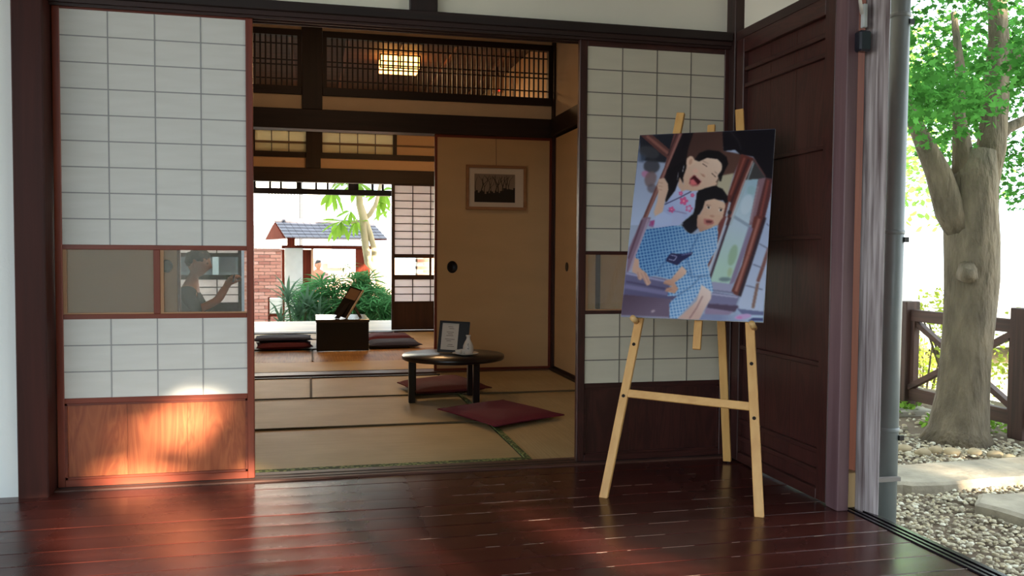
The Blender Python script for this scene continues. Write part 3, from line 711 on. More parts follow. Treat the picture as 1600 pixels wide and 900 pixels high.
    poly('D', (120, 64, 62), [(300, -20), (345, -20), (240, 320), (180, 420), (200, 340)], 1); line('D', (200, 200, 214), [(350, -10), (200, 430)], 14, 1); line('D', (62, 42, 52), [(375, -10), (205, 500)], 16, 1)
    # sill and ledges lower right
    poly('D', (160, 158, 190), [(210, 520), (390, 540), (380, 610), (220, 580)], 1); line('D', (120, 118, 150), [(220, 590), (400, 612)], 12, 1)
    poly('D', (124, 120, 156), [(200, 600), (450, 640), (420, 720), (180, 700)], 1); line('D', (176, 176, 206), [(200, 620), (440, 650)], 12, 1)
    poly('D', (84, 66, 92), [(190, 700), (440, 720), (440, 770), (370, 770), (180, 740)], 2); poly('D', (150, 130, 160), [(170, 740), (400, 770), (360, 800), (160, 800)], 2)
    poly('D', (132, 140, 178), [(430, 740), (660, 770), (660, 860), (100, 860), (150, 790), (400, 800)], 1, grad=((180, 200, 226), (300, 860), (560, 780)))
    poly('D', (104, 108, 150), [(430, 745), (660, 770), (655, 800), (470, 790)], 1)
    blob('D', (196, 160, 210), 480, 812, 70, 22, -.15, 1); blob('D', (210, 130, 190), 450, 820, 24, 10, 0, 1); poly('D', (60, 66, 120), [(560, 820), (645, 822), (642, 848), (520, 846)], 1)
    # --- left door frame and ledge
    poly('A', (96, 60, 58), [(245, 125), (350, 122), (510, 260), (480, 325), (430, 290)], 0); line('A', (140, 92, 84), [(300, 130), (485, 282)], 24, 1)
    poly('A', (110, 68, 66), [(535, 110), (610, 105), (500, 360), (420, 560), (330, 760), (270, 900), (230, 900), (360, 600), (450, 400)], 0)
    line('A', (160, 112, 106), [(590, 115), (470, 400), (340, 710), (262, 900)], 14, 1); line('A', (60, 40, 46), [(560, 112), (480, 300)], 10, 1)
    poly('C', (132, 106, 128), [(240, -10), (310, -10), (190, 250), (120, 440), (100, 445), (130, 240)], 1); line('C', (170, 150, 176), [(290, 0), (130, 430)], 16, 1); line('C', (96, 66, 84), [(238, 10), (120, 330)], 14, 1)
    poly('C', (104, 100, 138), [(95, 440), (430, 500), (520, 560), (520, 680), (75, 640)], 1, grad=((88, 82, 118), (250, 480), (240, 650)))
    line('C', (160, 158, 196), [(100, 452), (440, 520)], 16, 1); line('C', (66, 58, 92), [(100, 520), (420, 580)], 14, 1, .7); line('C', (140, 134, 178), [(90, 560), (440, 620)], 34, 2, .6)
    poly('C', (78, 58, 78), [(75, 630), (470, 665), (460, 830), (45, 810)], 1, grad=((110, 92, 116), (100, 640), (250, 830)))
    for i in range(9): line('C', (98, 78, 98), [(80, 650 + i * 18), (440, 672 + i * 18)], 4, 1, .5)
    blob('C', (190, 170, 180), 320, 768, 18, 10, -.4, 1, .8); line('C', (170, 176, 200), [(50, 806), (450, 822)], 10, 1, .7)
    # --- girl: hair behind, kimono, face
    poly('A', (18, 14, 20), [(470, 420), (640, 330), (650, 420), (600, 560), (520, 640), (460, 690), (470, 560)], 1)
    poly('A', (186, 196, 232), [(570, 520), (640, 600), (740, 600), (745, 720), (650, 840), (560, 900), (350, 900), (370, 820), (450, 720), (540, 600)], 1, grad=((150, 166, 216), (650, 620), (420, 900)))
    poly('A', (206, 170, 150), [(580, 480), (640, 590), (600, 610), (565, 560)], 1)
    poly('C', (176, 186, 226), [(330, 0), (560, -60), (590, 20), (480, 90), (360, 80), (300, 60)], 1)
    for cx, cy, r in ((615, 690, 40), (660, 755, 34), (590, 625, 22), (510, 765, 30), (450, 860, 26), (690, 640, 20), (350, 880, 22)):
        for a in range(5): blob('A', (222, 70, 130), cx + r * .55 * math.cos(a * 1.257), cy + r * .55 * math.sin(a * 1.257), r * .42, r * .34, a * 1.257, 0, .8)
        blob('A', (250, 170, 180), cx, cy, r * .22, r * .22)
    blob('A', (190, 200, 236), 660, 755, 18, 18, 0, 1, .8)
    line('A', (60, 56, 100), [(450, 720), (560, 670), (680, 608)], 8, 0); line('A', (110, 70, 130), [(470, 770), (560, 782), (640, 800)], 6, 1, .7)
    # arm and fist on the frame
    poly('A', (214, 178, 158), [(400, 500), (450, 490), (480, 540), (484, 590), (450, 700), (430, 790), (370, 830), (355, 790), (385, 690), (395, 600), (385, 560)], 1)
    for yy in (528, 558, 588): line('A', (168, 124, 108), [(392, yy), (432, yy + 8)], 5, 1, .8)
    poly('A', (176, 190, 230), [(370, 820), (440, 780), (520, 830), (500, 900), (350, 900)], 1)
    poly('C', (150, 60, 120), [(300, 20), (340, 10), (330, 70), (290, 60)], 1, .7)
    # face
    face = [(650, 320), (700, 330), (790, 330), (900, 330), (930, 400), (930, 470), (870, 560), (760, 600), (680, 605), (620, 570), (610, 490), (640, 400)]
    poly('A', (228, 196, 176), face, 1, grad=((206, 168, 146), (800, 380), (640, 600)))
    blob('A', (226, 190, 168), 672, 350, 34, 48, .3, 1); blob('A', (190, 140, 120), 676, 352, 14, 26, .3, 1, .7)
    poly('B', (228, 198, 180), [(130, 345), (200, 310), (300, 325), (330, 380), (330, 420), (290, 500), (240, 540), (150, 580), (60, 600), (0, 590), (0, 470), (40, 400)], 1, grad=((210, 172, 150), (260, 360), (40, 590)))
    blob('B', (222, 186, 164), 255, 545, 30, 18, -.4, 1)
    poly('B', (20, 16, 20), [(90, 335), (130, 280), (200, 250), (300, 262), (365, 310), (380, 370), (340, 450), (300, 500), (290, 470), (330, 420), (328, 370), (290, 330), (200, 318), (130, 350)], 1)
    line('B', (20, 16, 20), [(340, 400), (310, 520)], 16, 1)
    poly('A', (46, 14, 22), [(712, 470), (760, 520), (745, 545), (700, 500), (690, 480)], 0)
    poly('A', (70, 20, 28), [(700, 472), (722, 475), (765, 522), (740, 548), (700, 556), (670, 540), (672, 500)], 1); poly('A', (216, 112, 118), [(672, 510), (700, 500), (735, 545), (700, 556), (672, 545)], 1)
    line('A', (240, 232, 226), [(722, 478), (764, 518)], 7, 0); line('A', (186, 84, 90), [(705, 466), (768, 520), (740, 556), (690, 562), (664, 540), (672, 498), (705, 466)], 6, 1, .8)
    line('B', (70, 44, 40), [(158, 368), (178, 380), (200, 396)], 5, 0); line('B', (70, 44, 40), [(238, 452), (256, 466), (272, 484)], 5, 0)
    line('B', (120, 84, 70), [(160, 345), (210, 368)], 4, 1, .6); line('B', (120, 84, 70), [(258, 432), (288, 458)], 4, 1, .6)
    blob('B', (200, 150, 130), 168, 470, 14, 10, .7, 1, .9); line('B', (160, 108, 92), [(140, 452), (180, 486)], 5, 1, .8); blob('B', (236, 176, 160), 100, 430, 24, 20, 0, 2, .5)
    for (x1, y1, x2, y2) in ((620, 380, 606, 440), (570, 440, 560, 510), (825, 570, 800, 640), (790, 650, 770, 760)): line('A', (226, 226, 234), [(x1, y1), (x2, y2)], 6, 0, .8)
    line('A', (24, 18, 24), [(600, 390), (560, 430), (520, 560)], 30, 2, .8)
    # --- boy: hair, face, robe
    poly('A', (18, 16, 22), [(740, 600), (900, 560), (960, 640), (900, 680), (800, 660), (740, 760), (700, 860), (640, 900), (600, 880), (700, 800), (740, 700)], 1)
    poly('C', (22, 20, 30), [(560, 50), (690, -20), (720, 40), (680, 90), (630, 130), (600, 100)], 2)
    poly('B', (20, 16, 22), [(110, 620), (180, 580), (260, 560), (330, 585), (375, 650), (374, 700), (352, 712), (338, 684), (200, 680), (160, 760), (120, 820), (90, 900), (60, 900), (90, 760)], 1)
    poly('B', (222, 186, 164), [(180, 690), (260, 670), (345, 700), (358, 730), (335, 830), (290, 900), (120, 900), (110, 850), (160, 760)], 1, grad=((200, 160, 140), (320, 720), (130, 900)))
    poly('D', (212, 172, 150), [(110, -30), (300, -30), (270, 40), (215, 80), (130, 110), (100, 60)], 1, grad=((180, 136, 120), (200, 0), (120, 110)))
    for cx, cy in ((210, 748), (315, 772)): blob('B', (236, 228, 224), cx, cy, 17, 11, .2, 0); blob('B', (36, 26, 30), cx + 1, cy - 2, 9, 10, 0, 0)
    line('B', (80, 52, 46), [(190, 726), (232, 730)], 5, 1, .7); line('B', (80, 52, 46), [(300, 748), (336, 760)], 5, 1, .7)
    blob('B', (188, 138, 120), 240, 822, 20, 10, .2, 1, .9); blob('B', (120, 60, 60), 218, 874, 36, 18, .15, 1); line('B', (236, 226, 220), [(192, 862), (244, 874)], 7, 0); line('B', (196, 116, 112), [(180, 872), (214, 850), (255, 880)], 6, 1, .9)
    poly('D', (190, 118, 112), [(160, 0), (235, 10), (240, 40), (190, 55), (158, 40)], 1); poly('D', (110, 56, 60), [(175, 12), (232, 18), (220, 36), (180, 34)], 1)
    robe = [(270, 90), (480, 60), (560, 60), (600, 110), (690, 140), (830, 60), (860, 110), (850, 240), (770, 380), (790, 470), (800, 560), (810, 620), (740, 560), (700, 620), (520, 830), (455, 830), (455, 700), (520, 640), (440, 640), (470, 500), (340, 470), (300, 480), (230, 440), (180, 310), (230, 190)]
    rm = poly('C', (60, 112, 178), robe, 0); 
    r2 = poly('D', (66, 120, 184), [(60, 140), (130, 110), (265, 60), (275, 110), (250, 240), (190, 380), (210, 470), (235, 600), (180, 640), (60, 620), (0, 760), (-60, 700), (-60, 100)], 0)
    rm = np.maximum(rm, r2)
    th = .62; U = (X * math.cos(th) + Y * math.sin(th)) / 7.0; V = (-X * math.sin(th) + Y * math.cos(th)) / 7.0
    fu, fv = U - np.floor(U) - .5, V - np.floor(V) - .5; rr = np.sqrt(fu ** 2 + fv ** 2)
    ring = np.exp(-((rr - .40) / .11) ** 2); dot = np.exp(-(rr / .13) ** 2) * .4
    lit = np.clip((X - 1030) / 90 + (Y - 380) / 160, 0, 1)[..., None]
    basec = np.array((20, 76, 152.)) * (1 - lit) + np.array((70, 128, 196.)) * lit; hi = np.array((160, 200, 230.)) * (1 - lit) + np.array((214, 230, 246.)) * lit
    t = np.clip(ring + dot, 0, 1)[..., None]; patt = basec * (1 - t) + hi * t
    img[:] = img * (1 - rm[..., None]) + patt * rm[..., None]
    for p in ([(700, 130), (600, 330), (640, 460)], [(340, 470), (400, 380), (470, 300)], [(520, 640), (640, 560), (720, 470)], [(570, 400), (640, 480), (780, 470)]): line('C', (60, 96, 150), p, 12, 2, .5)
    poly('C', (38, 40, 84), [(470, 285), (570, 290), (650, 275), (640, 300), (560, 350), (520, 385), (430, 350), (440, 320)], 0); line('C', (190, 190, 226), [(470, 300), (520, 310), (500, 345), (455, 335)], 6, 0); line('C', (150, 150, 200), [(560, 300), (640, 285)], 5, 0)
    # legs, arms and hands of the boy
    poly('C', (206, 170, 160), [(720, 545), (800, 600), (800, 660), (740, 760), (700, 840), (520, 835), (600, 760), (680, 680)], 1, grad=((232, 208, 202), (640, 760), (780, 600))); line('C', (140, 96, 100), [(730, 640), (680, 740), (620, 830)], 9, 1, .8)
    poly('C', (198, 150, 130), [(560, 390), (600, 430), (590, 460), (500, 530), (530, 580), (500, 620), (420, 600), (430, 580), (480, 560), (405, 535), (420, 510), (470, 500)], 1, grad=((226, 188, 170), (480, 540), (590, 420)))
    for p in ([(410, 530), (470, 552)], [(430, 598), (480, 585)], [(425, 570), (470, 575)]): line('C', (150, 104, 96), p, 6, 1, .7)
    poly('C', (206, 164, 146), [(175, 320), (210, 340), (205, 400), (270, 450), (305, 530), (290, 550), (270, 555), (235, 490), (222, 510), (200, 500), (190, 460), (150, 440), (155, 400)], 1)
    for p in ([(225, 450), (262, 530)], [(250, 445), (288, 535)], [(196, 440), (208, 495)]): line('C', (150, 106, 104), p, 5, 1, .7)
    return blur(img, 1)
def build_print():
    img = paint_print(); u0 = pu; v0 = pv
    jj, ii = np.meshgrid(np.arange(GH), np.arange(GW), indexing='ij')
    o0 = np.array(CTL); U_ = np.array(pu) * PW / (GW - 1); V_ = -np.array(pv) * PH / (GH - 1)
    V = o0 + ii.reshape(-1, 1) * U_ + jj.reshape(-1, 1) * V_; V = V - np.array(EN) * .0012
    ctr = V.mean(0); a = (jj[:-1, :-1] * GW + ii[:-1, :-1]).ravel(); F = np.stack([a, a + GW, a + GW + 1, a + 1], 1)
    me = bpy.data.meshes.new('printed_sheet'); me.vertices.add(len(V)); me.vertices.foreach_set('co', (V - ctr).astype(np.float32).ravel())
    me.loops.add(F.size); me.loops.foreach_set('vertex_index', F.astype(np.int32).ravel()); n = len(F)
    me.polygons.add(n); me.polygons.foreach_set('loop_start', np.arange(0, 4 * n, 4, dtype=np.int32)); me.polygons.foreach_set('loop_total', np.full(n, 4, dtype=np.int32)); me.update(calc_edges=True)
    c = np.clip(img.reshape(-1, 3) / 255, 0, 1); lin = np.where(c <= .04045, c / 12.92, ((c + .055) / 1.055) ** 2.4)
    at = me.color_attributes.new('print_ink', 'FLOAT_COLOR', 'POINT'); at.data.foreach_set('color', np.c_[lin, np.ones(len(lin))].astype(np.float32).ravel())
    M = mat('print_surface', (255, 255, 255), .32); nt = M.node_tree; an = nt.nodes.new('ShaderNodeAttribute'); an.attribute_name = 'print_ink'
    nt.links.new(an.outputs['Color'], nt.nodes['Principled BSDF'].inputs['Base Color']); me.materials.append(M)
    o = bpy.data.objects.new('printed_sheet', me); COL.objects.link(o); mw = Matrix.Translation(ctr.tolist()); W[o.name] = mw
    o.parent = pr; o.matrix_basis = wm(pr).inverted() @ mw
build_print()

# ---- low round table
TC = Vector((.848, 5.20, 0))
rt = empty('low_round_table', TC, 'black low round table with straight legs on the straw mats', 'table')
TBL = mat('table_lacquer', (30, 22, 22), .28, var=.1, vscale=20)
lathe('tabletop', (TC.x, TC.y, .252), [(.0, 0), (.304, 0), (.310, .004), (.312, .02), (.308, .027), (.0, .028)], TBL, rt, n=64)
for dx, dy in ((-.262, -.075), (.112, -.16), (.128, .12), (-.225, .19)):
    box('leg', TC.x + dx - .019, TC.x + dx + .019, TC.y + dy - .019, TC.y + dy + .019, .003, .252, TBL, rt, bev=.003)
v, f = tube_geo([(TC.x, TC.y, .236), (TC.x, TC.y, .2515)], [.2, .2], 32); mesh('apron', v, f, TBL, rt)
# menu stand
ms = empty('menu_stand', (.87, 5.28, .28), 'black tilted stand with a printed menu sheet on the round table', 'menu stand')
def quadslab(name, c, u, v, n, w_, h_, t_, m_, par, **k):
    c = Vector(c); vs = []
    for z in (0, t_):
        for a, b in ((-1, -1), (1, -1), (1, 1), (-1, 1)): vs.append(c + u * (a * w_ / 2) + v * (b * h_ / 2) + n * z)
    return mesh(name, vs, BF, m_, par, **k)
su = Vector((.93, -.30, -.04)).normalized(); sv = Vector((.12, .30, .95)); sv = (sv - su * sv.dot(su)).normalized(); sn = su.cross(sv).normalized()
if sn.y > 0: sn = -sn
sc_ = Vector((.862, 5.27, .378))
quadslab('back_board', sc_, su, sv, -sn, .187, .196, .010, BLACK, ms)
for s_ in (-1, 1): quadslab('frame', sc_ + su * s_ * (.0865), su, sv, sn, .014, .196, .010, BLACK, ms)
for s_ in (-1, 1): quadslab('frame', sc_ + sv * s_ * (.0915), su, sv, sn, .159, .013, .010, BLACK, ms)
quadslab('black_mat', sc_ + su * .052 , su, sv, sn, .05, .17, .004, BLACK, ms)
sh = quadslab('menu_sheet', sc_ - su * .024, su, sv, sn, .104, .170, .003, mat('menu_paper', (214, 206, 196), .6), ms)
ink = mat('menu_ink', (120, 108, 100), .7); gs = []
for i in range(12):
    if i in (2, 6, 9): continue
    w_ = random.choice((.03, .045, .06)); c_ = sc_ - su * (.022 + random.uniform(-.008, .008)) + sv * (.062 - i * .0112) + sn * .0031
    vs = [c_ + su * (a * w_ / 2) + sv * (b * .0016) for a, b in ((-1, -1), (1, -1), (1, 1), (-1, 1))]; gs.append((vs, [(0, 1, 2, 3)]))
v, f = join(gs); mesh('print_lines', v, f, ink, sh)
bar('strut', sc_ + su * .05 - sn * .01, (.97, 5.39, .284), .05, .006, BLACK, ms)
# saucer, flask, cups
POR = mat('porcelain', (222, 216, 208), .2, spec=.6)
SAU = Vector((.912, 5.13, .28))
lathe('saucer', SAU, [(0, 0), (.035, 0), (.045, .004), (.078, .013), (.081, .016), (.077, .0165), (.045, .008), (0, .006)], POR, n=40, label='white round saucer carrying the flask and cups', cat='saucer')
fk = empty('sake_flask', SAU + Vector((.018, .012, .008)), 'white sake flask with dark brush marks on the saucer', 'flask')
c_ = SAU + Vector((.018, .012, .007))
lathe('flask_body', c_, [(0, 0), (.026, 0), (.031, .01), (.0335, .03), (.031, .05), (.022, .072), (.0125, .088), (.011, .098), (.014, .108), (.0165, .113), (.0145, .113), (.009, .1), (0, .098)], POR, fk, n=32)
gs = []
for a0, z0, a1, z1 in ((-1.9, .062, -1.75, .05), (-1.8, .066, -1.62, .058), (-1.75, .05, -1.6, .046), (-1.95, .035, -1.55, .04), (-1.85, .031, -1.6, .034)):
    pts = []
    for i in range(5):
        t = i / 4; a = a0 + (a1 - a0) * t; z = z0 + (z1 - z0) * t; r = float(np.interp(z, [.03, .05, .072], [.0335, .031, .022])) + .0004
        pts.append(c_ + Vector((r * math.cos(a), r * math.sin(a), z)))
    gs.append(tube_geo(pts, [.0008, .0014, .0016, .0013, .0006], 5))
v, f = join(gs); mesh('brush_marks', v, f, mat('brush_ink', (50, 44, 52), .5), fk)
cups = 'small white cups on the saucer'
for dx, dy, lb in ((-.046, -.012, 'small white sake cup at the left edge of the saucer'), (-.022, .006, 'small white sake cup between its twin and the flask')):
    lathe('sake_cup', SAU + Vector((dx, dy, .0075)), [(0, 0), (.010, 0), (.012, .004), (.018, .012), (.0205, .028), (.0195, .028), (.016, .012), (0, .006)], POR, n=28, label=lb, cat='cup', group=cups)

# ---- cushions
def cushion(label, pts, z0, th, col, group, mname, tilt=0.0):
    """square floor cushion through four corners, puffed, with piping and corner tassels"""
    r = empty('floor_cushion', (sum(p[0] for p in pts) / 4, sum(p[1] for p in pts) / 4, z0), label, 'cushion', group)
    n = 16; vs = []; fs = []
    M_ = mat(mname, col, .85, var=.12, vscale=60, bump=.4, bscale=220)
    for side in (1, -1):
        for j in range(n + 1):
            for i in range(n + 1):
                u = i / n; v = j / n
                x = (pts[0][0] * (1 - u) + pts[1][0] * u) * (1 - v) + (pts[3][0] * (1 - u) + pts[2][0] * u) * v
                y_ = (pts[0][1] * (1 - u) + pts[1][1] * u) * (1 - v) + (pts[3][1] * (1 - u) + pts[2][1] * u) * v
                # sides pull in slightly between the corners
                cu = (2 * u - 1); cv = (2 * v - 1)
                cx = sum(p[0] for p in pts) / 4; cy = sum(p[1] for p in pts) / 4
                k = 1 - .05 * (abs(cu) ** 6 * (1 - cv * cv) + abs(cv) ** 6 * (1 - cu * cu))
                x = cx + (x - cx) * k; y_ = cy + (y_ - cy) * k
                h = (max(0, 1 - cu ** 4) * max(0, 1 - cv ** 4)) ** .45
                h *= 1 + .12 * noise.noise(Vector((x * 7, y_ * 7, th * 50)))
                h *= 1 - .25 * math.exp(-(cu * cu + cv * cv) * 18)
                z = z0 + th / 2 + side * h * th / 2 * (1 if side > 0 else .96)
                vs.append((x, y_, max(z, z0 + .001)))
    N = (n + 1) ** 2
    for s in (0, 1):
        for j in range(n):
            for i in range(n):
                a = s * N + j * (n + 1) + i; q = (a, a + 1, a + n + 2, a + n + 1); fs.append(q if s == 0 else q[::-1])
    rim = [i for i in range(n + 1)] + [j * (n + 1) + n for j in range(1, n + 1)] + [n * (n + 1) + i for i in range(n - 1, -1, -1)] + [j * (n + 1) for j in range(n - 1, 0, -1)]
    for a, b in zip(rim, rim[1:] + rim[:1]): fs.append((a, a + N, b + N, b))
    mesh('cover', vs, fs, M_, r, True)
    rp = [Vector(vs[i]) for i in rim]; v, f = tube_geo(rp + rp[:1], [.004] * (len(rp) + 1), 6, False); mesh('piping', v, f, M_, r, True)
    return r
def gp(pts, z=.02): return [tuple(G(px, py, z)[:2]) for px, py in pts]
CR = (108, 16, 42)
cushion('crimson dotted floor cushion lying in front of the round table', gp([(684, 641), (774, 668), (881, 650), (786, 627)]), .004, .045, CR, 'floor cushions around the two tables', 'crimson_cloth')
cushion('rust-red floor cushion half hidden behind the round table legs', gp([(621, 601), (652, 617), (768, 609), (712, 590)]), .004, .06, (100, 20, 26), 'floor cushions around the two tables', 'rust_cloth')
NV = (48, 54, 84); PL = (86, 26, 46)
cushion('plum-red floor cushion lowest of the pair left of the black box table', [(-.47, 8.0), (.02, 8.06), (.0, 8.5), (-.5, 8.48)], .004, .062, PL, 'floor cushions around the two tables', 'plum_cloth')
cushion('navy floor cushion on top of the plum one left of the black box table', [(-.52, 8.12), (.02, 8.16), (.0, 8.58), (-.5, 8.56)], .066, .045, NV, 'floor cushions around the two tables', 'navy_cloth')
cushion('navy floor cushion right of the black box table', [(.53, 8.02), (1.02, 8.06), (1.0, 8.5), (.53, 8.46)], .004, .062, NV, 'floor cushions around the two tables', 'navy_cloth')
cushion('plum-red floor cushion behind the navy one right of the black box table', [(.53, 8.5), (1.0, 8.56), (.98, 9.0), (.53, 8.96)], .004, .075, PL, 'floor cushions around the two tables', 'plum_cloth')
# ---- black box table in the far room
bt = empty('box_table', (.30, 8.25, 0), 'black box-shaped low table in the far room', 'table')
BT = mat('box_lacquer', (16, 15, 24), .3)
box('front_panel', .052, .515, 7.93, 7.95, .004, .262, BT, bt, bev=.002)
box('side_panel', .052, .07, 7.951, 8.56, .004, .262, BT, bt); box('side_panel', .497, .515, 7.951, 8.56, .004, .262, BT, bt)
box('tabletop', .045, .522, 7.92, 8.58, .263, .288, mat('box_top', (70, 62, 58), .14), bt, bev=.002)
# tilted frame seen from behind, on the box
pf = empty('picture_stand', (.28, 8.15, .288), 'black leaning picture stand seen from the back on the box table', 'picture stand')
pa = Vector((.265, 8.10, .295)); pb = Vector((.43, 8.2, .56))
ud = (pb - pa).normalized(); us = Vector((.80, -.52, 0)); us = (us - ud * us.dot(ud)).normalized(); un = us.cross(ud)
cc = (pa + pb) / 2
quadslab('frame', cc, us, ud, un, .15, .31, .012, BLACK, pf)
quadslab('back_sheet', cc + un * .0125 + ud * .085, us, ud, un, .12, .11, .002, mat('brown_card', (110, 88, 70), .7), pf)
quadslab('back_sheet', cc - un * .0022 + ud * .085, us, ud, un, .12, .11, .002, mat('brown_card', (110, 88, 70), .7), pf)
quadslab('glass_edge', cc + us * .078, us, ud, un, .008, .31, .02, mat('pale_edge', (196, 200, 200), .2), pf)
bar('strut', cc + ud * .03 - un * .0, (.45, 8.06, .292), .03, .008, BLACK, pf); bar('strut', cc + ud * .02, (.235, 8.04, .292), .05, .008, BLACK, pf)
# ---- hanging picture on the cream door
hp = empty('hanging_picture', (1.38, 6.46, 1.39), 'framed photograph of bare branches hanging on the cream door', 'picture')
FR = wood('pale_frame', (176, 128, 84), (156, 108, 66), 'x', .5)
x0, x1, z0, z1 = 1.146, 1.613, 1.226, 1.563
for a, b, c, d in ((x0, x1, z1 - .022, z1), (x0, x1, z0, z0 + .022), (x0, x0 + .022, z0 + .022, z1 - .022), (x1 - .022, x1, z0 + .022, z1 - .022)):
    box('frame', a, b, 6.448, 6.472, c, d, FR, hp, bev=.002)
box('mount', x0 + .022, x1 - .022, 6.460, 6.464, z0 + .022, z1 - .022, mat('mount_card', (214, 198, 176), .8), hp)
box('picture', 1.21, 1.525, 6.458, 6.4598, 1.283, 1.497, mat('winter_sky', (140, 120, 100), .8), hp)
tube('hanging_cord', [(1.378, 6.462, 1.563), (1.374, 6.456, 1.80)], .0016, mat('cord_brown', (70, 50, 40), .8), hp, n=6)
gs = []; rr = random.Random(4)
def branch(x, z, a, L, t, d):
    if d > 4 or L < .012: return
    x2 = x + L * math.sin(a); z2 = z + L * math.cos(a)
    if not (1.214 < x2 < 1.521 and z2 < 1.493): return
    gs.append(([(x - t, 6.4574, z), (x + t, 6.4574, z), (x2 + t * .7, 6.4574, z2), (x2 - t * .7, 6.4574, z2)], [(0, 1, 2, 3)]))
    for s in (-1, 1): branch(x2, z2, a + s * rr.uniform(.15, .5), L * rr.uniform(.65, .9), t * .65, d + 1)
for x in np.linspace(1.225, 1.51, 11): branch(float(x), 1.34, rr.uniform(-.35, .35), rr.uniform(.05, .08), rr.uniform(.002, .005), 0)
prev = 1.36
for i in range(24):
    xa = 1.21 + i * .315 / 24; h = 1.345 + .03 * rr.random() + (.02 if i > 16 else 0)
    gs.append(([(xa, 6.4572, 1.283), (xa + .0132, 6.4572, 1.283), (xa + .0132, 6.4572, h), (xa, 6.4572, h)], [(0, 1, 2, 3)]))
v, f = join(gs); mesh('branches', v, f, mat('branch_print', (38, 28, 14), .8), hp)
# ---- ceiling lamp in the far room
la = empty('ceiling_lamp', (.77, 7.75, 2.62), 'glowing warm square paper ceiling lamp in a dark frame seen through the lattice', 'lamp')
box('paper_shade', .60, .935, 7.60, 7.90, 2.50, 2.60, mat('lamp_paper', (255, 200, 120), .6, emit=(255, 176, 90), es=9.0), la)
for x in (.592, .70, .765, .83, .936): box('lamp_frame', x - .006, x + .006, 7.592, 7.60, 2.49, 2.61, blackish('z'), la)
for z in (2.49, 2.545, 2.60): box('lamp_frame', .59, .94, 7.590, 7.60, z, z + .01, blackish('x'), la)
ld = bpy.data.lights.new('lamp_light', 'AREA'); ld.energy = 22; ld.size = .35; ld.color = (1, .62, .30)
lo = bpy.data.objects.new('lamp_light', ld); COL.objects.link(lo); lo.parent = la; lo.matrix_basis = Matrix.Translation((0, 0, -.14))
# second lamp over the middle room (out of view, its warm glow is on the plaster)
l2_ = empty('ceiling_lamp.001', (.2, 5.0, 2.72), 'warm ceiling lamp of the middle room above the door opening', 'lamp')
box('paper_shade', .03, .37, 4.85, 5.15, 2.62, 2.74, mat('lamp_paper_dim', (255, 200, 120), .6, emit=(255, 176, 90), es=2.0), l2_)
ld = bpy.data.lights.new('lamp_light', 'AREA'); ld.energy = 5; ld.size = .35; ld.color = (1, .66, .40)
lo = bpy.data.objects.new('lamp_light', ld); COL.objects.link(lo); lo.parent = l2_; lo.matrix_basis = Matrix.Translation((0, 0, -.12))
# wall device with red light
dv = empty('wall_sensor', (1.66, 7.8, 2.4), 'small beige wall unit with a red pilot light behind the lattice', 'sensor')
box('housing', 1.62, 1.72, 7.78, 7.86, 2.36, 2.52, mat('sensor_grey', (150, 130, 115), .5), dv, bev=.004)
box('pilot_light', 1.678, 1.692, 7.774, 7.779, 2.375, 2.39, mat('pilot_red', (255, 40, 20), .5, emit=(255, 30, 15), es=6), dv)
bar('bracket', (1.67, 7.83, 2.51), (1.67, 7.83, 2.6), .02, .02, BLACK, dv, up=(0, 1, 0))

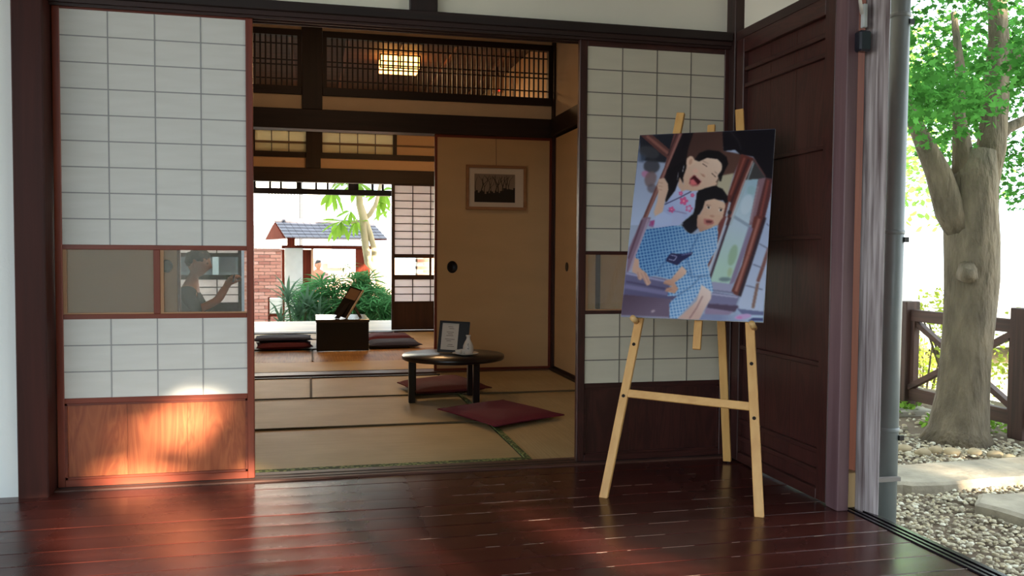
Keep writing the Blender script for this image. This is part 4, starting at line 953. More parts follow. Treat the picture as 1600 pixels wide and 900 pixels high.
# ================================================================== PEOPLE
def skin_body(joints, bones, root=0, sub=2):
    me = bpy.data.meshes.new('tmp'); me.from_pydata([j[0] for j in joints], bones, []); me.update()
    o = bpy.data.objects.new('tmp', me); COL.objects.link(o)
    md = o.modifiers.new('s', 'SKIN'); md.use_smooth_shade = True
    for i, j in enumerate(joints):
        r = j[1]; me.skin_vertices[0].data[i].radius = r if isinstance(r, tuple) else (r, r)
    me.skin_vertices[0].data[root].use_root = True
    sb = o.modifiers.new('b', 'SUBSURF'); sb.levels = sub; sb.render_levels = sub
    dg = bpy.context.evaluated_depsgraph_get(); e = o.evaluated_get(dg); m2 = e.to_mesh()
    vs = [v.co.copy() for v in m2.vertices]; fs = [tuple(p.vertices) for p in m2.polygons]
    e.to_mesh_clear(); bpy.data.objects.remove(o); return vs, fs
def head_geo(c, R_, s=1.0):
    """head facing +x before rotation: s=1 -> 0.23 m tall"""
    vs = []; fs = []; nu, nv = 40, 30
    for j in range(nv + 1):
        ph = PI * j / nv
        for i in range(nu):
            th = 2 * PI * i / nu
            x = math.sin(ph) * math.cos(th); y_ = math.sin(ph) * math.sin(th); z = math.cos(ph)
            X = x * .098; Y = y_ * .074; Z = z * .115
            if z < 0: Y *= 1 - .32 * (-z) ** 1.3; X *= (1 - .12 * (-z)) if x > 0 else 1 - .5 * (-z)
            if x > 0:
                g = lambda yy, zz, sy, sz: math.exp(-((Y - yy) / sy) ** 2 - ((Z - zz) / sz) ** 2)
                X += .024 * g(0, -.018, .011, .018) + .012 * g(0, .005, .009, .02)
                X += .007 * g(0, -.052, .02, .006) + .006 * g(0, -.064, .018, .006) - .005 * g(0, -.058, .022, .003)
                X += .008 * g(0, -.098, .022, .014) + .004 * g(.028, .03, .022, .007) + .004 * g(-.028, .03, .022, .007)
                X -= .010 * g(.03, .012, .014, .011) + .010 * g(-.03, .012, .014, .011)
            vs.append(Vector((X, Y, Z)))
    for j in range(nv):
        for i in range(nu): fs.append((j * nu + i, j * nu + (i + 1) % nu, (j + 1) * nu + (i + 1) % nu, (j + 1) * nu + i))
    geos = [([v for v in vs], fs)]
    for sy in (-1, 1):   # ears
        ev, ef = tube_geo([(-.012, sy * .068, -.035), (-.006, sy * .078, -.02), (-.008, sy * .082, .005), (-.016, sy * .078, .022), (-.022, sy * .068, .012)], [.004, .009, .012, .010, .004], 8)
        geos.append((ev, ef))
    v, f = join(geos)
    return [Vector(c) + R_ @ (p * s) for p in v], f
def hair_geo(c, R_, s=1.0, seed=1):
    vs = []; fs = []; nu, nv = 40, 18
    for j in range(nv + 1):
        for i in range(nu):
            th = 2 * PI * i / nu
            lim = 1.12 + .95 * (0.5 - 0.5 * math.cos(th)) ** .8   # hairline: high at the face, low at the nape
            ph = lim * j / nv
            x = math.sin(ph) * math.cos(th); y_ = math.sin(ph) * math.sin(th); z = math.cos(ph)
            k = 1.0 + .13 * noise.noise(Vector((x * 5 + seed, y_ * 5, z * 5)))
            k *= 1 - .12 * max(0, j / nv - .75) * 4
            Z = z * .122; Y = y_ * .08; X = x * .105
            vs.append(Vector((X, Y, Z)) * k)
    for j in range(nv):
        for i in range(nu): fs.append((j * nu + i, j * nu + (i + 1) % nu, (j + 1) * nu + (i + 1) % nu, (j + 1) * nu + i))
    return [Vector(c) + R_ @ (p * s) for p in vs], fs
SKIN = mat('skin', (176, 122, 92), .55, var=.05, vscale=20)
HAIR = mat('black_hair', (22, 18, 18), .5, bump=.5, bscale=120)
SHIRT = mat('charcoal_shirt', (38, 42, 52), .9, var=.1, vscale=12)
TROU = mat('dark_trousers', (44, 44, 56), .9)
def hand(wr_, d, up, curl=1.0, s=1.0):
    """palm and five separate bent fingers from the wrist wr_ towards d, palm normal up"""
    d = Vector(d).normalized(); up = Vector(up); up = (up - d * up.dot(d)).normalized(); sd_ = d.cross(up)
    geos = []
    pal = []
    J = [(wr_, (.021 * s, .015 * s)), (wr_ + d * .04 * s, (.032 * s, .013 * s)), (wr_ + d * .085 * s, (.034 * s, .011 * s))]
    v, f = bevelled(*bar_geo(wr_ - d * .01, wr_ + d * .088 * s, .05 * s, .026 * s, up, .078 * s, .022 * s), .008 * s, 2); geos.append((v, f))
    for k, (off, L) in enumerate(((-.029, .068), (-.010, .077), (.010, .071), (.028, .056))):
        p = wr_ + d * .08 * s + sd_ * off * s; pts = [p]; a = .25 * curl
        for q in (.45, .3, .25):
            p = p + (d * math.cos(a) - up * math.sin(a)) * L * q * s; pts.append(p); a += .75 * curl
        geos.append(tube_geo(pts, [.0092 * s, .0088 * s, .008 * s, .0066 * s], 8))
    p = wr_ + d * .025 * s - sd_ * .024 * s; pts = [p, p + (d * .6 - sd_ * .7 - up * .15).normalized() * .034 * s]
    pts.append(pts[-1] + (d * .9 - sd_ * .2 - up * .45).normalized() * .03 * s); pts.append(pts[-1] + (d * .8 + sd_ * .1 - up * .6).normalized() * .022 * s)
    geos.append(tube_geo(pts, [.012 * s, .011 * s, .0095 * s, .0075 * s], 8))
    return join(geos)
def fuse(name, geos, m_, parent, vox=.006):
    v, f = join(geos); o = mesh(name, v, f, m_, parent, True)
    md = o.modifiers.new('fuse', 'REMESH'); md.mode = 'VOXEL'; md.voxel_size = vox; md.use_smooth_shade = True
    dg = bpy.context.evaluated_depsgraph_get(); me = bpy.data.meshes.new_from_object(o.evaluated_get(dg)); o.modifiers.clear(); o.data = me
    if not me.materials: me.materials.append(m_)
    return o
# seated person taking a photo, seen through the glass pane
B = Vector((-1.02, 7.55, 0))
pp = empty('person', B, 'person with dark hair and charcoal shirt holding up a phone behind the glass pane', 'person')
def q(x, y_, z): return B + Vector((x, y_, z))
J = [(q(0, 0, .10), .10), (q(.02, 0, .30), (.11, .10)), (q(.035, 0, .47), (.12, .10)), (q(.05, 0, .58), (.075, .06)), (q(.075, 0, .68), .042), (q(.095, 0, .74), .04),
     (q(.045, -.15, .545), .05), (q(.13, -.17, .42), .04), (q(.27, -.12, .49), .033), (q(.335, -.06, .61), .024),
     (q(.045, .15, .545), .05), (q(.14, .16, .42), .04), (q(.27, .10, .49), .033), (q(.345, .05, .61), .024),
     (q(.06, -.10, .09), .08), (q(.34, -.30, .14), .062), (q(.42, .0, .06), .045), (q(.47, .10, .05), .032),
     (q(.06, .10, .09), .08), (q(.34, .30, .14), .062), (q(.26, .02, .06), .045), (q(.22, -.10, .05), .032)]
Bn = [(0, 1), (1, 2), (2, 3), (3, 4), (4, 5), (3, 6), (6, 7), (7, 8), (8, 9), (3, 10), (10, 11), (11, 12), (12, 13), (0, 14), (14, 15), (15, 16), (16, 17), (0, 18), (18, 19), (19, 20), (20, 21)]
body = skin_body(J, Bn)
HR = Matrix.Rotation(math.radians(-8), 3, 'Z') @ Matrix.Rotation(math.radians(12), 3, 'Y'); HC = q(.115, 0, .80)
h1 = hand(q(.335, -.06, .61), (.35, .18, .5), (-.7, -.5, .4), 1.1); h2 = hand(q(.345, .05, .61), (.35, -.1, .5), (-.7, .5, .4), 1.1)
fuse('body', [body, head_geo(HC, HR), h1, h2], SKIN, pp)
v, f = hair_geo(HC, HR, 1.0, 3); mesh('hair', v, f, HAIR, pp, True)
for sy in (-1, 1):
    ec = HC + HR @ Vector((.083, sy * .029, .012)); v, f = tube_geo([ec - HR @ Vector((.004, 0, 0)), ec, ec + HR @ Vector((.005, 0, 0))], [.008, .009, .003], 10); mesh('eye', v, f, mat('eye_dark', (40, 28, 24), .2), pp)
# shirt, slightly larger than the trunk
k = 1.13
def grow(i, g=.014): 
    p, r = J[i]; return (p, (r[0] + g, r[1] + g) if isinstance(r, tuple) else r + g)
SJ = [grow(0, .012), grow(1), grow(2), (J[3][0], (.095, .075)), grow(6), grow(7), (J[7][0].lerp(J[8][0], .25), .045), grow(10), grow(11), (J[11][0].lerp(J[12][0], .25), .045), (q(.06, 0, .615), .058)]
sv_, sf_ = skin_body(SJ, [(0, 1), (1, 2), (2, 3), (3, 4), (4, 5), (5, 6), (3, 7), (7, 8), (8, 9), (3, 10)])
so = mesh('shirt', sv_, sf_, SHIRT, pp, True)
gs = []
for a, b, c, d in ((.02, .35, .045, .31), (.045, .34, .03, .29), (.06, .33, .075, .29), (.07, .35, .09, .31)):
    gs.append(tube_geo([q(a, -.155, b), q(c, -.155, d)], [.005, .004], 6))
v, f = join(gs); mesh('shirt_print', v, f, mat('print_white', (220, 220, 220), .8), so)
TJ = [grow(0, .016), grow(14), grow(15), grow(16, .008), grow(18), grow(19), grow(20, .008)]
v, f = skin_body(TJ, [(0, 1), (1, 2), (2, 3), (0, 4), (4, 5), (5, 6)]); mesh('trousers', v, f, TROU, pp, True)
ph = empty('phone', q(.39, 0, .68), 'dark phone held up in both hands of the seated person', 'phone')
bar('phone_body', q(.402, -.075, .675), q(.402, .075, .675), .008, .072, BLACK, ph, bev=.003, up=(.25, 0, 1))
bar('phone_screen', q(.396, -.068, .676), q(.396, .068, .676), .003, .062, mat('phone_glass', (120, 130, 150), .1), ph, up=(.25, 0, 1))
for p in (pp, ph): pass

# far person beyond the gate, on the lower street
B2 = Vector((P(497, 420, 21).x, 21, -1.02))
p2 = empty('person', B2, 'person with short black hair and pink top walking in the lane beyond the gate', 'person')
def q2(x, y_, z): return B2 + Vector((x, y_, z))
J2 = [(q2(0, 0, .92), (.14, .10)), (q2(0, 0, 1.15), (.14, .10)), (q2(0, 0, 1.35), (.17, .10)), (q2(0, 0, 1.44), (.07, .06)), (q2(0, 0, 1.52), .045),
      (q2(-.19, 0, 1.38), .05), (q2(-.24, .02, 1.1), .04), (q2(-.24, -.08, .86), .026), (q2(.19, 0, 1.38), .05), (q2(.24, .02, 1.1), .04), (q2(.24, -.08, .86), .026),
      (q2(-.09, 0, .85), .085), (q2(-.10, -.08, .48), .058), (q2(-.10, .04, .08), .038), (q2(-.10, -.08, .04), .035),
      (q2(.09, 0, .85), .085), (q2(.10, .05, .48), .058), (q2(.10, .16, .09), .038), (q2(.10, .06, .04), .035)]
bd2 = skin_body(J2, [(0, 1), (1, 2), (2, 3), (3, 4), (3, 5), (5, 6), (6, 7), (3, 8), (8, 9), (9, 10), (0, 11), (11, 12), (12, 13), (13, 14), (0, 15), (15, 16), (16, 17), (17, 18)])
HR2 = Matrix.Rotation(math.radians(-60), 3, 'Z'); HC2 = q2(0, -.01, 1.60)
fuse('body', [bd2, head_geo(HC2, HR2), hand(J2[7][0], (0, -.15, -1), (1, 0, 0), .5), hand(J2[10][0], (0, -.15, -1), (-1, 0, 0), .5)], SKIN, p2, .009)
v, f = hair_geo(HC2, HR2, 1.0, 8); mesh('hair', v, f, HAIR, p2, True)
g2 = lambda i, g=.014: (J2[i][0], tuple(a + g for a in J2[i][1]) if isinstance(J2[i][1], tuple) else J2[i][1] + g)
v, f = skin_body([g2(0), g2(1), g2(2), g2(5), g2(6, .01), g2(8), g2(9, .01)], [(0, 1), (1, 2), (2, 3), (3, 4), (2, 5), (5, 6)]); mesh('top', v, f, mat('pink_top', (216, 150, 150), .9), p2, True)
v, f = skin_body([g2(0, .016), g2(11), g2(12), g2(13), g2(15), g2(16), g2(17)], [(0, 1), (1, 2), (2, 3), (0, 4), (4, 5), (5, 6)]); mesh('trousers', v, f, TROU, p2, True)

# ================================================================== OUTDOORS
def ground_mat():
    M = mat('soil', (112, 96, 78), .95, var=.3, vscale=2.0, bump=.8, bscale=25); return M
def ground(name, x0, x1, y0, y1, z, m_, n=40, amp=.02, **t):
    vs = []; fs = []
    for j in range(n + 1):
        for i in range(n + 1):
            x = x0 + (x1 - x0) * i / n; y_ = y0 + (y1 - y0) * j / n
            vs.append((x, y_, z + amp * noise.noise(Vector((x * .9, y_ * .9, 0)))))
    for j in range(n):
        for i in range(n): a = j * (n + 1) + i; fs.append((a, a + 1, a + n + 2, a + n + 1))
    return mesh(name, vs, fs, m_, None, True, **t)
GZ = -.45
ground('ground', -14, 6.2, -16, 11.3, GZ - .01, ground_mat(), 60, label='bare brown earth of the garden beside the house', cat='ground', kind='structure')
ground('ground', -14, 40, 11.0, 20.2, GZ - .03, mat('pale_court', (214, 206, 192), .9, var=.06), 20, label='pale sunlit court ground beyond the far rooms', cat='ground', kind='structure')
ground('ground', -60, 80, -60, 90, -1.06, mat('pale_lowland', (226, 224, 212), .95, var=.05, vscale=.5), 10, .0, label='pale open ground far beyond the fence and lane', cat='ground', kind='structure')
kb = empty('trim_4', (2.08, 2, -.2), 'grey concrete kerb under the veranda edge', 'kerb', kind='structure')
box('kerb', 1.905, 2.26, -1.6, 11.3, -.5, -.16, mat('kerb_concrete', (176, 174, 166), .9, var=.12, vscale=4, bump=.4), kb, bev=.006)
# pebbles: loose gravel
def pebble_geo(rng, x, y_, z, r, stretch=1.0):
    a = rng.uniform(0, PI); ca, sa = math.cos(a), math.sin(a); vs = []
    rx = r * rng.uniform(.8, 1.35) * stretch; ry = r * rng.uniform(.65, 1.0); rz = r * rng.uniform(.4, .7)
    for (u, v_, w_) in PEB:
        k = rng.uniform(.82, 1.1); X = u * rx * k; Y = v_ * ry * k
        vs.append((x + X * ca - Y * sa, y_ + X * sa + Y * ca, z + w_ * rz * k))
    return vs, PEF
PEB = [(0, 0, 1)] + [(.8 * math.cos(t), .8 * math.sin(t), .55) for t in np.arange(5) * 2 * PI / 5] + [(math.cos(t), math.sin(t), -.25) for t in (np.arange(5) + .5) * 2 * PI / 5]
PEF = [(0, 1 + i, 1 + (i + 1) % 5) for i in range(5)]
for i in range(5): PEF += [(1 + i, 6 + i, 1 + (i + 1) % 5), (1 + (i + 1) % 5, 6 + i, 6 + (i + 1) % 5)]
def pebmat(name, cols):
    M = mat(name, cols[0], .8); nt = M.node_tree; b = nt.nodes['Principled BSDF']; ge = nt.nodes.new('ShaderNodeNewGeometry')
    cr = nt.nodes.new('ShaderNodeValToRGB'); cr.color_ramp.interpolation = 'CONSTANT'
    el = cr.color_ramp.elements; el[0].color = (*s2l(cols[0]), 1); el[1].position = 1 / len(cols); el[1].color = (*s2l(cols[1]), 1)
    for i in range(2, len(cols)): e = el.new(i / len(cols)); e.color = (*s2l(cols[i]), 1)
    nt.links.new(ge.outputs['Random Per Island'], cr.inputs[0]); nt.links.new(cr.outputs[0], b.inputs['Base Color'])
    return M
PM = pebmat('gravel_mix', [(196, 186, 160), (170, 158, 132), (214, 208, 188), (150, 140, 118), (184, 170, 140), (128, 116, 98)])
rg = random.Random(11); gs = []
slabs = [((4.02, 3.70), (.60, .26), .03, 'flat grey stepping stone nearest the veranda'), ((4.15, 4.42), (.93, .22), .03, 'sunlit stepping stone between the gravel and the tree')]
def in_slab(x, y_):
    for (c, h, a, _) in slabs:
        dx, dy = x - c[0], y_ - c[1]
        if abs(dx * math.cos(a) + dy * math.sin(a)) < h[0] and abs(-dx * math.sin(a) + dy * math.cos(a)) < h[1]: return True
    return False
for i in range(17000):
    y_ = rg.uniform(1.8, 4.75) if i % 5 else rg.uniform(4.75, 5.6); x = rg.uniform(2.3, 4.9)
    if in_slab(x, y_) or x > 2.0 + y_ * .62 + .6: continue
    gs.append(pebble_geo(rg, x, y_, GZ + rg.uniform(0, .014), rg.uniform(.008, .0165)))
v, f = join(gs); mesh('gravel', v, f, PM, None, True, label='loose pale gravel between the kerb and the stepping stones', cat='gravel', kind='stuff')
gs = []
for i in range(1800):
    x = rg.uniform(3.0, 6.1); y_ = rg.uniform(4.6, 9.0)
    if in_slab(x, y_): continue
    gs.append(pebble_geo(rg, x, y_, GZ + rg.uniform(-.003, .01), rg.uniform(.012, .03)))
v, f = join(gs); mesh('gravel', v, f, PM, None, True, label='thin scatter of small stones on the earth around the tree', cat='gravel', kind='stuff')
SLB = mat('slab_stone', (158, 148, 130), .9, var=.28, vscale=7, bump=.6, bscale=30)
for (c, h, a, lb) in slabs:
    n = 26; vs = []
    for k_ in range(n):
        t = 2 * PI * k_ / n; e = 2 / 5
        X = abs(math.cos(t)) ** e * math.copysign(1, math.cos(t)) * h[0]; Y = abs(math.sin(t)) ** e * math.copysign(1, math.sin(t)) * h[1]
        X *= 1 + .16 * noise.noise(Vector((t * 2, h[0] * 7, 0))); Y *= 1 + .3 * noise.noise(Vector((t * 2, 5, h[0])))
        vs.append((c[0] + X * math.cos(a) - Y * math.sin(a), c[1] + X * math.sin(a) + Y * math.cos(a)))
    geo = [(x, y_, GZ - .02) for x, y_ in vs] + [(x, y_, GZ + .045) for x, y_ in vs] + [(c[0] + (x - c[0]) * .96, c[1] + (y_ - c[1]) * .94, GZ + .06) for x, y_ in vs]
    fs = [tuple(range(2 * n, 3 * n))] + [(i, (i + 1) % n, n + (i + 1) % n, n + i) for i in range(n)] + [(n + i, n + (i + 1) % n, 2 * n + (i + 1) % n, 2 * n + i) for i in range(n)]
    mesh('stepping_stone', geo, fs, SLB, None, False, label=lb, cat='stone', group='stepping stones outside')
# cobbles edging
rk = [(1462, 708, 'round buff stone left end of the stone row under the tree'), (1487, 711, 'second buff stone in the row below the trunk'), (1523, 712, 'larger buff stone centred below the trunk'),
      (1555, 716, 'grey stone in the row right of the trunk'), (1577, 722, 'rounded pale stone near the right frame edge'), (1412, 706, 'buff stone close to the drain pipe'), (1442, 712, 'small stone between the pipe and the stone row'), (1588, 758, 'brown stone lying at the right edge of the sunlit slab')]
for i, (px, py, lb) in enumerate(rk):
    p = G(px, py, GZ); r2 = random.Random(i)
    vs = []; fs = []
    for j in range(7):
        for k_ in range(10):
            ph_ = PI * j / 6; th = 2 * PI * k_ / 10; kk = 1 + .25 * noise.noise(Vector((math.cos(th) * 2 + i, math.sin(th) * 2, ph_)))
            vs.append((p.x + .055 * kk * math.sin(ph_) * math.cos(th), p.y + .045 * kk * math.sin(ph_) * math.sin(th), p.z + .02 + .032 * kk * math.cos(ph_)))
    for j in range(6):
        for k_ in range(10): fs.append((j * 10 + k_, (j + 1) * 10 + k_, (j + 1) * 10 + (k_ + 1) % 10, j * 10 + (k_ + 1) % 10))
    mesh('rock', vs, fs, mat('rock_buff', (176, 158, 126), .85, var=.2, vscale=10, rand=.2), None, True, label=lb, cat='stone', group='stones in a row under the tree')
# ---- fence running away along x = 5.1
FB = wood('fence_timber', (96, 66, 58), (64, 44, 40), 'z', .6)
FBY = wood('fence_timber', (96, 66, 58), (64, 44, 40), 'y', .6)
fe = empty('fence', (5.12, 5.9, GZ), 'brown timber garden fence with crossed braces behind the tree', 'fence')
posts = [6.60, 5.32, 4.05, 7.9]
for py_ in posts: box('post', 5.05, 5.19, py_ - .07, py_ + .07, GZ, .52 if py_ != 6.60 else .50, FB, fe, bev=.006)
for ya, yb in ((4.12, 5.25), (5.39, 6.53), (6.67, 7.83)):
    box('rail', 5.09, 5.15, ya, yb, .33, .43, FBY, fe, bev=.004); box('rail', 5.09, 5.15, ya, yb, -.36, -.25, FBY, fe, bev=.004)
    bar('brace', (5.135, ya, -.25), (5.135, yb, .33), .045, .05, FBY, fe, up=(1, 0, 0)); bar('brace', (5.10, ya, .33), (5.10, yb, -.25), .045, .05, FBY, fe, up=(1, 0, 0))
    box('stile', 5.095, 5.145, ya + .002, ya + .05, -.25, .33, FB, fe); box('stile', 5.095, 5.145, yb - .05, yb - .002, -.25, .33, FB, fe)
box('footing', 4.7, 5.2, 6.35, 6.8, GZ - .03, GZ + .03, mat('footing_concrete', (170, 162, 150), .9), fe, bev=.01)
# ---- leaf scatter
def leaf_poly(kind):
    if kind == 'lobed': return [(0, 0), (.45, .28), (.34, .52), (.75, .8), (.22, .85), (0, 1.25), (-.22, .85), (-.75, .8), (-.34, .52), (-.45, .28)]
    if kind == 'oval': return [(0, 0), (.3, .3), (.32, .65), (0, 1.1), (-.32, .65), (-.3, .3)]
def scatter(name, blobs, n, size, m_, parent, kind='oval', seed=1, shell=.5, holes=None, flat=.5, clip=None):
    rng = np.random.default_rng(seed); poly = np.array(leaf_poly(kind)); K = len(poly)
    vol = np.array([b[3] * b[4] * b[5] for b in blobs]) ** .67; cnt = rng.choice(len(blobs), n, p=vol / vol.sum())
    B_ = np.array(blobs)[cnt]
    d = rng.normal(size=(n, 3)); d /= np.linalg.norm(d, axis=1)[:, None]; r = rng.uniform(shell, 1, n) ** .6
    c = B_[:, :3] + d * r[:, None] * B_[:, 3:6]
    keep = np.ones(n, bool)
    if holes is not None: keep &= holes(c)
    if clip is not None: keep &= clip(c)
    c = c[keep]; n = len(c)
    nrm = rng.normal(size=(n, 3)); nrm[:, 2] = np.abs(nrm[:, 2]) + flat; nrm /= np.linalg.norm(nrm, axis=1)[:, None]
    t = rng.normal(size=(n, 3)); t -= nrm * (t * nrm).sum(1)[:, None]; t /= np.linalg.norm(t, axis=1)[:, None]; b = np.cross(nrm, t)
    s = size * rng.uniform(.6, 1.25, n)
    V = c[:, None, :] + s[:, None, None] * (t[:, None, :] * poly[None, :, 0, None] + b[:, None, :] * poly[None, :, 1, None])
    # fold: droop tip a little
    V[:, :, 2] -= (s[:, None] * .25 * np.abs(poly[None, :, 0]))
    V = V.reshape(-1, 3); ctr = V.mean(0)
    me = bpy.data.meshes.new(name); me.vertices.add(len(V)); me.vertices.foreach_set('co', (V - ctr).astype(np.float32).ravel())
    me.loops.add(len(V)); me.loops.foreach_set('vertex_index', np.arange(len(V), dtype=np.int32))
    me.polygons.add(n); me.polygons.foreach_set('loop_start', np.arange(0, n * K, K, dtype=np.int32)); me.polygons.foreach_set('loop_total', np.full(n, K, dtype=np.int32))
    me.update(calc_edges=True); me.materials.append(m_)
    o = bpy.data.objects.new(name, me); COL.objects.link(o); mw = Matrix.Translation(ctr.tolist()); W[o.name] = mw
    if parent: o.parent = parent; o.matrix_basis = wm(parent).inverted() @ mw
    else: o.matrix_basis = mw
    return tag(o, kind='stuff')
BARK = mat('bark', (116, 104, 86), .9, var=.4, vscale=6, bump=1.0, bscale=9, stretch=(2.2, 2.2, .7))
def P3(px, py, Y): return P(px, py, Y)
# near tree beside the fence
T0 = G(1498, 690, GZ); TY = T0.y
tt = empty('tree', T0, 'gnarled grey-barked tree with bright green leaves in front of the fence', 'tree')
def tp(px, py, dy=0): return P(px, py, TY + dy)
tube('trunk', [tp(1494, 698), tp(1497, 670), tp(1503, 620), tp(1508, 560), tp(1514, 500), tp(1518, 440), tp(1518, 380), tp(1516, 330), tp(1520, 280), tp(1526, 235)],
     [.27, .20, .175, .165, .172, .185, .19, .185, .17, .13], BARK, tt, n=28, wob=.22)
tube('burl', [tp(1538, 408, -.02), tp(1553, 402, -.04), tp(1560, 398, -.05)], [.09, .06, .025], BARK, tt, n=12, wob=.3)
tube('burl', [tp(1512, 425, -.10), tp(1515, 432, -.19), tp(1516, 436, -.20)], [.08, .05, .02], BARK, tt, n=12, wob=.3)
tube('branch', [tp(1505, 360), tp(1485, 330), tp(1466, 270), tp(1445, 225), tp(1428, 190, .1), tp(1400, 120, .2)], [.12, .105, .085, .065, .05, .03], BARK, tt, n=14, wob=.2)
tube('branch', [tp(1530, 300), tp(1548, 230), tp(1556, 150), tp(1560, 60), tp(1556, -40), tp(1570, -160)], [.12, .10, .085, .07, .055, .03], BARK, tt, n=14, wob=.2)
tube('branch', [tp(1508, 300), tp(1504, 240), tp(1498, 180), tp(1500, 110, .1), tp(1490, 20, .2)], [.10, .075, .045, .035, .02], BARK, tt, n=12, wob=.2)
tube('branch', [tp(1560, 120), tp(1590, 80), tp(1640, 20), tp(1700, -60)], [.05, .04, .03, .02], BARK, tt, n=10)
tube('branch', [tp(1545, 230), tp(1575, 200), tp(1640, 170), tp(1720, 140, .3)], [.05, .04, .03, .02], BARK, tt, n=10)
GL = leafmat('fresh_leaf', (88, 150, 70), .5, .45)
rb = random.Random(5); bl_ = []
for i in range(62):
    px = rb.uniform(1400, 1800); py = rb.uniform(-250, 190); p = P(px, py, TY + rb.uniform(-.9, 1.3)); r = rb.uniform(.22, .42)
    bl_.append((p.x, p.y, p.z, r, r, r * .7))
for px, py in ((1590, 300), (1585, 250), (1440, 150), (1470, 90), (1590, 220), (1475, 235)): 
    p = P(px, py, TY + .5); bl_.append((p.x, p.y, p.z, .25, .25, .18))
scatter('foliage', bl_, 17000, .042, GL, tt, 'lobed', 3, .1)
# trees farther off
GL2 = leafmat('pale_leaf', (128, 172, 84), .35, .45)
GL3 = leafmat('yellow_leaf', (176, 190, 84), .3, .45)
def bg_tree(lb, x, y_, z0, h, r, n, m_, seed, sz=.10, grp='trees beyond the fence'):
    t = empty('tree', (x, y_, z0), lb, 'tree', grp); rr_ = random.Random(seed)
    tube('trunk', [(x, y_, z0), (x + .1, y_, z0 + h * .35), (x - .05, y_, z0 + h * .75)], [.16, .12, .05], BARK, t, n=10)
    b = [(x + rr_.uniform(-r, r), y_ + rr_.uniform(-r, r), z0 + h * rr_.uniform(.4, 1), r * .45, r * .45, r * .35) for _ in range(14)]
    scatter('foliage', b, n, sz, m_, t, 'oval', seed, .1)
bg_tree('pale airy tree left of the gnarled trunk, beyond the fence', 9.0, 13.5, -1.06, 5.2, 2.2, 4500, GL2, 21, .11)
bg_tree('pale airy tree right of the gnarled trunk, beyond the fence', 12.6, 8.6, -1.06, 4.6, 1.9, 4500, GL2, 22, .10)
def shrub(lb, x, y_, z0, r, h, n, m_, seed, sz=.05, grp='shrubs beyond the fence'):
    t = empty('shrub', (x, y_, z0), lb, 'shrub', grp); rr_ = random.Random(seed)
    gs = [tube_geo([(x, y_, z0), (x + rr_.uniform(-r, r) * .6, y_ + rr_.uniform(-r, r) * .6, z0 + h * .8)], [.02, .008], 6) for _ in range(6)]
    v, f = join(gs); mesh('stems', v, f, BARK, t)
    b = [(x + rr_.uniform(-r, r) * .7, y_ + rr_.uniform(-r, r) * .7, z0 + h * rr_.uniform(.35, .9), r * .4, r * .4, h * .22) for _ in range(9)]
    scatter('foliage', b, n, sz, m_, t, 'oval', seed, .1)
shrub('yellow-green shrub behind the fence left of the trunk', 5.9, 6.9, -.6, .6, 1.15, 1500, GL3, 31)
shrub('green shrub behind the fence right of the trunk', 6.3, 5.6, -1.06, .7, 1.25, 1800, GL2, 32)
shrub('low bright shrub behind the fence at the right frame edge', 7.1, 5.3, -1.06, .7, 1.2, 1500, GL2, 33)
shrub('low bright shrub behind the left fence panel', 6.4, 8.0, -1.06, .7, 1.3, 1500, GL3, 34)
gs_t = empty('grass_tuft', (5.0, 5.75, GZ), 'patch of bright grass at the fence foot beside the trunk', 'grass')
scatter('blades', [(5.0, 5.75, GZ + .04, .35, .3, .05), (4.9, 6.6, GZ + .04, .3, .3, .05)], 700, .05, leafmat('grass_leaf', (130, 170, 70), .3), gs_t, 'oval', 41, .0)

# ---- far garden beyond the house
YB = 17.6
bw = empty('brick_wall', (P(418, 440, YB).x, YB, GZ), 'red brick garden wall with pale mortar left of the gate', 'wall')
xa, xb = P(340, 440, YB).x, P(440, 440, YB).x
box('mortar', xa, xb, YB + .01, YB + .2, GZ - .1, .90, mat('mortar', (214, 200, 188), .9), bw)
gs = []; rz_ = random.Random(2); j = 0; z = GZ - .05
while z < .90:
    x = xa + (.11 if j % 2 else 0)
    while x < xb - .03:
        x2 = min(x + .21, xb); d = rz_.uniform(0, .006)
        gs.append((bvs(x, x2, YB - .012 - d, YB + .012, z, z + .056), BF)); x += .22
    z += .067; j += 1
v, f = join(gs); bb = mesh('bricks', v, f, pebmat('brick_mix', [(196, 130, 112), (210, 146, 126), (180, 116, 100), (220, 164, 146)]), bw, kind='stuff')
box('coping', xa, xb, YB - .03, YB + .22, .90, .95, mat('coping', (170, 120, 104), .8), bw)
# gate
gt = empty('garden_gate', (P(500, 440, 18).x, 18, GZ), 'roofed wooden garden gate with grey tiles and white plaster post', 'gate')
GY = 18.0
def gx(px): return P(px, 400, GY).x
def gz(py, px=500): return P(px, py, GY).z
RW = wood('gate_timber', (112, 50, 36), (84, 38, 28), 'z', .8, spec=.03); RWX = wood('gate_timber', (112, 50, 36), (84, 38, 28), 'x', .8, spec=.03)
box('plaster_post', gx(445), gx(473), GY - .1, GY + .25, GZ - .1, gz(388), mat('gate_plaster', (204, 204, 200), .9, var=.08), gt)
box('door_leaf', gx(473), gx(488), GY + .02, GY + .1, GZ - .1, gz(390), RW, gt)
box('post', gx(486), gx(490), GY - .03, GY + .1, GZ - .1, gz(386), wood('pale_post', (206, 160, 128), (180, 130, 100), 'z', .6), gt)
box('post', gx(449), gx(461), GY - .1, GY + .1, gz(387), gz(370), RW, gt)
box('post', gx(556), gx(578), GY - .05, GY + .15, GZ - .1, gz(388), RW, gt)
box('post', gx(440), gx(444.5), GY - .1, GY + .1, GZ - .1, gz(390), RW, gt)
box('beam', gx(440), gx(580), GY - .05, GY + .08, gz(389), gz(383.5), RWX, gt)
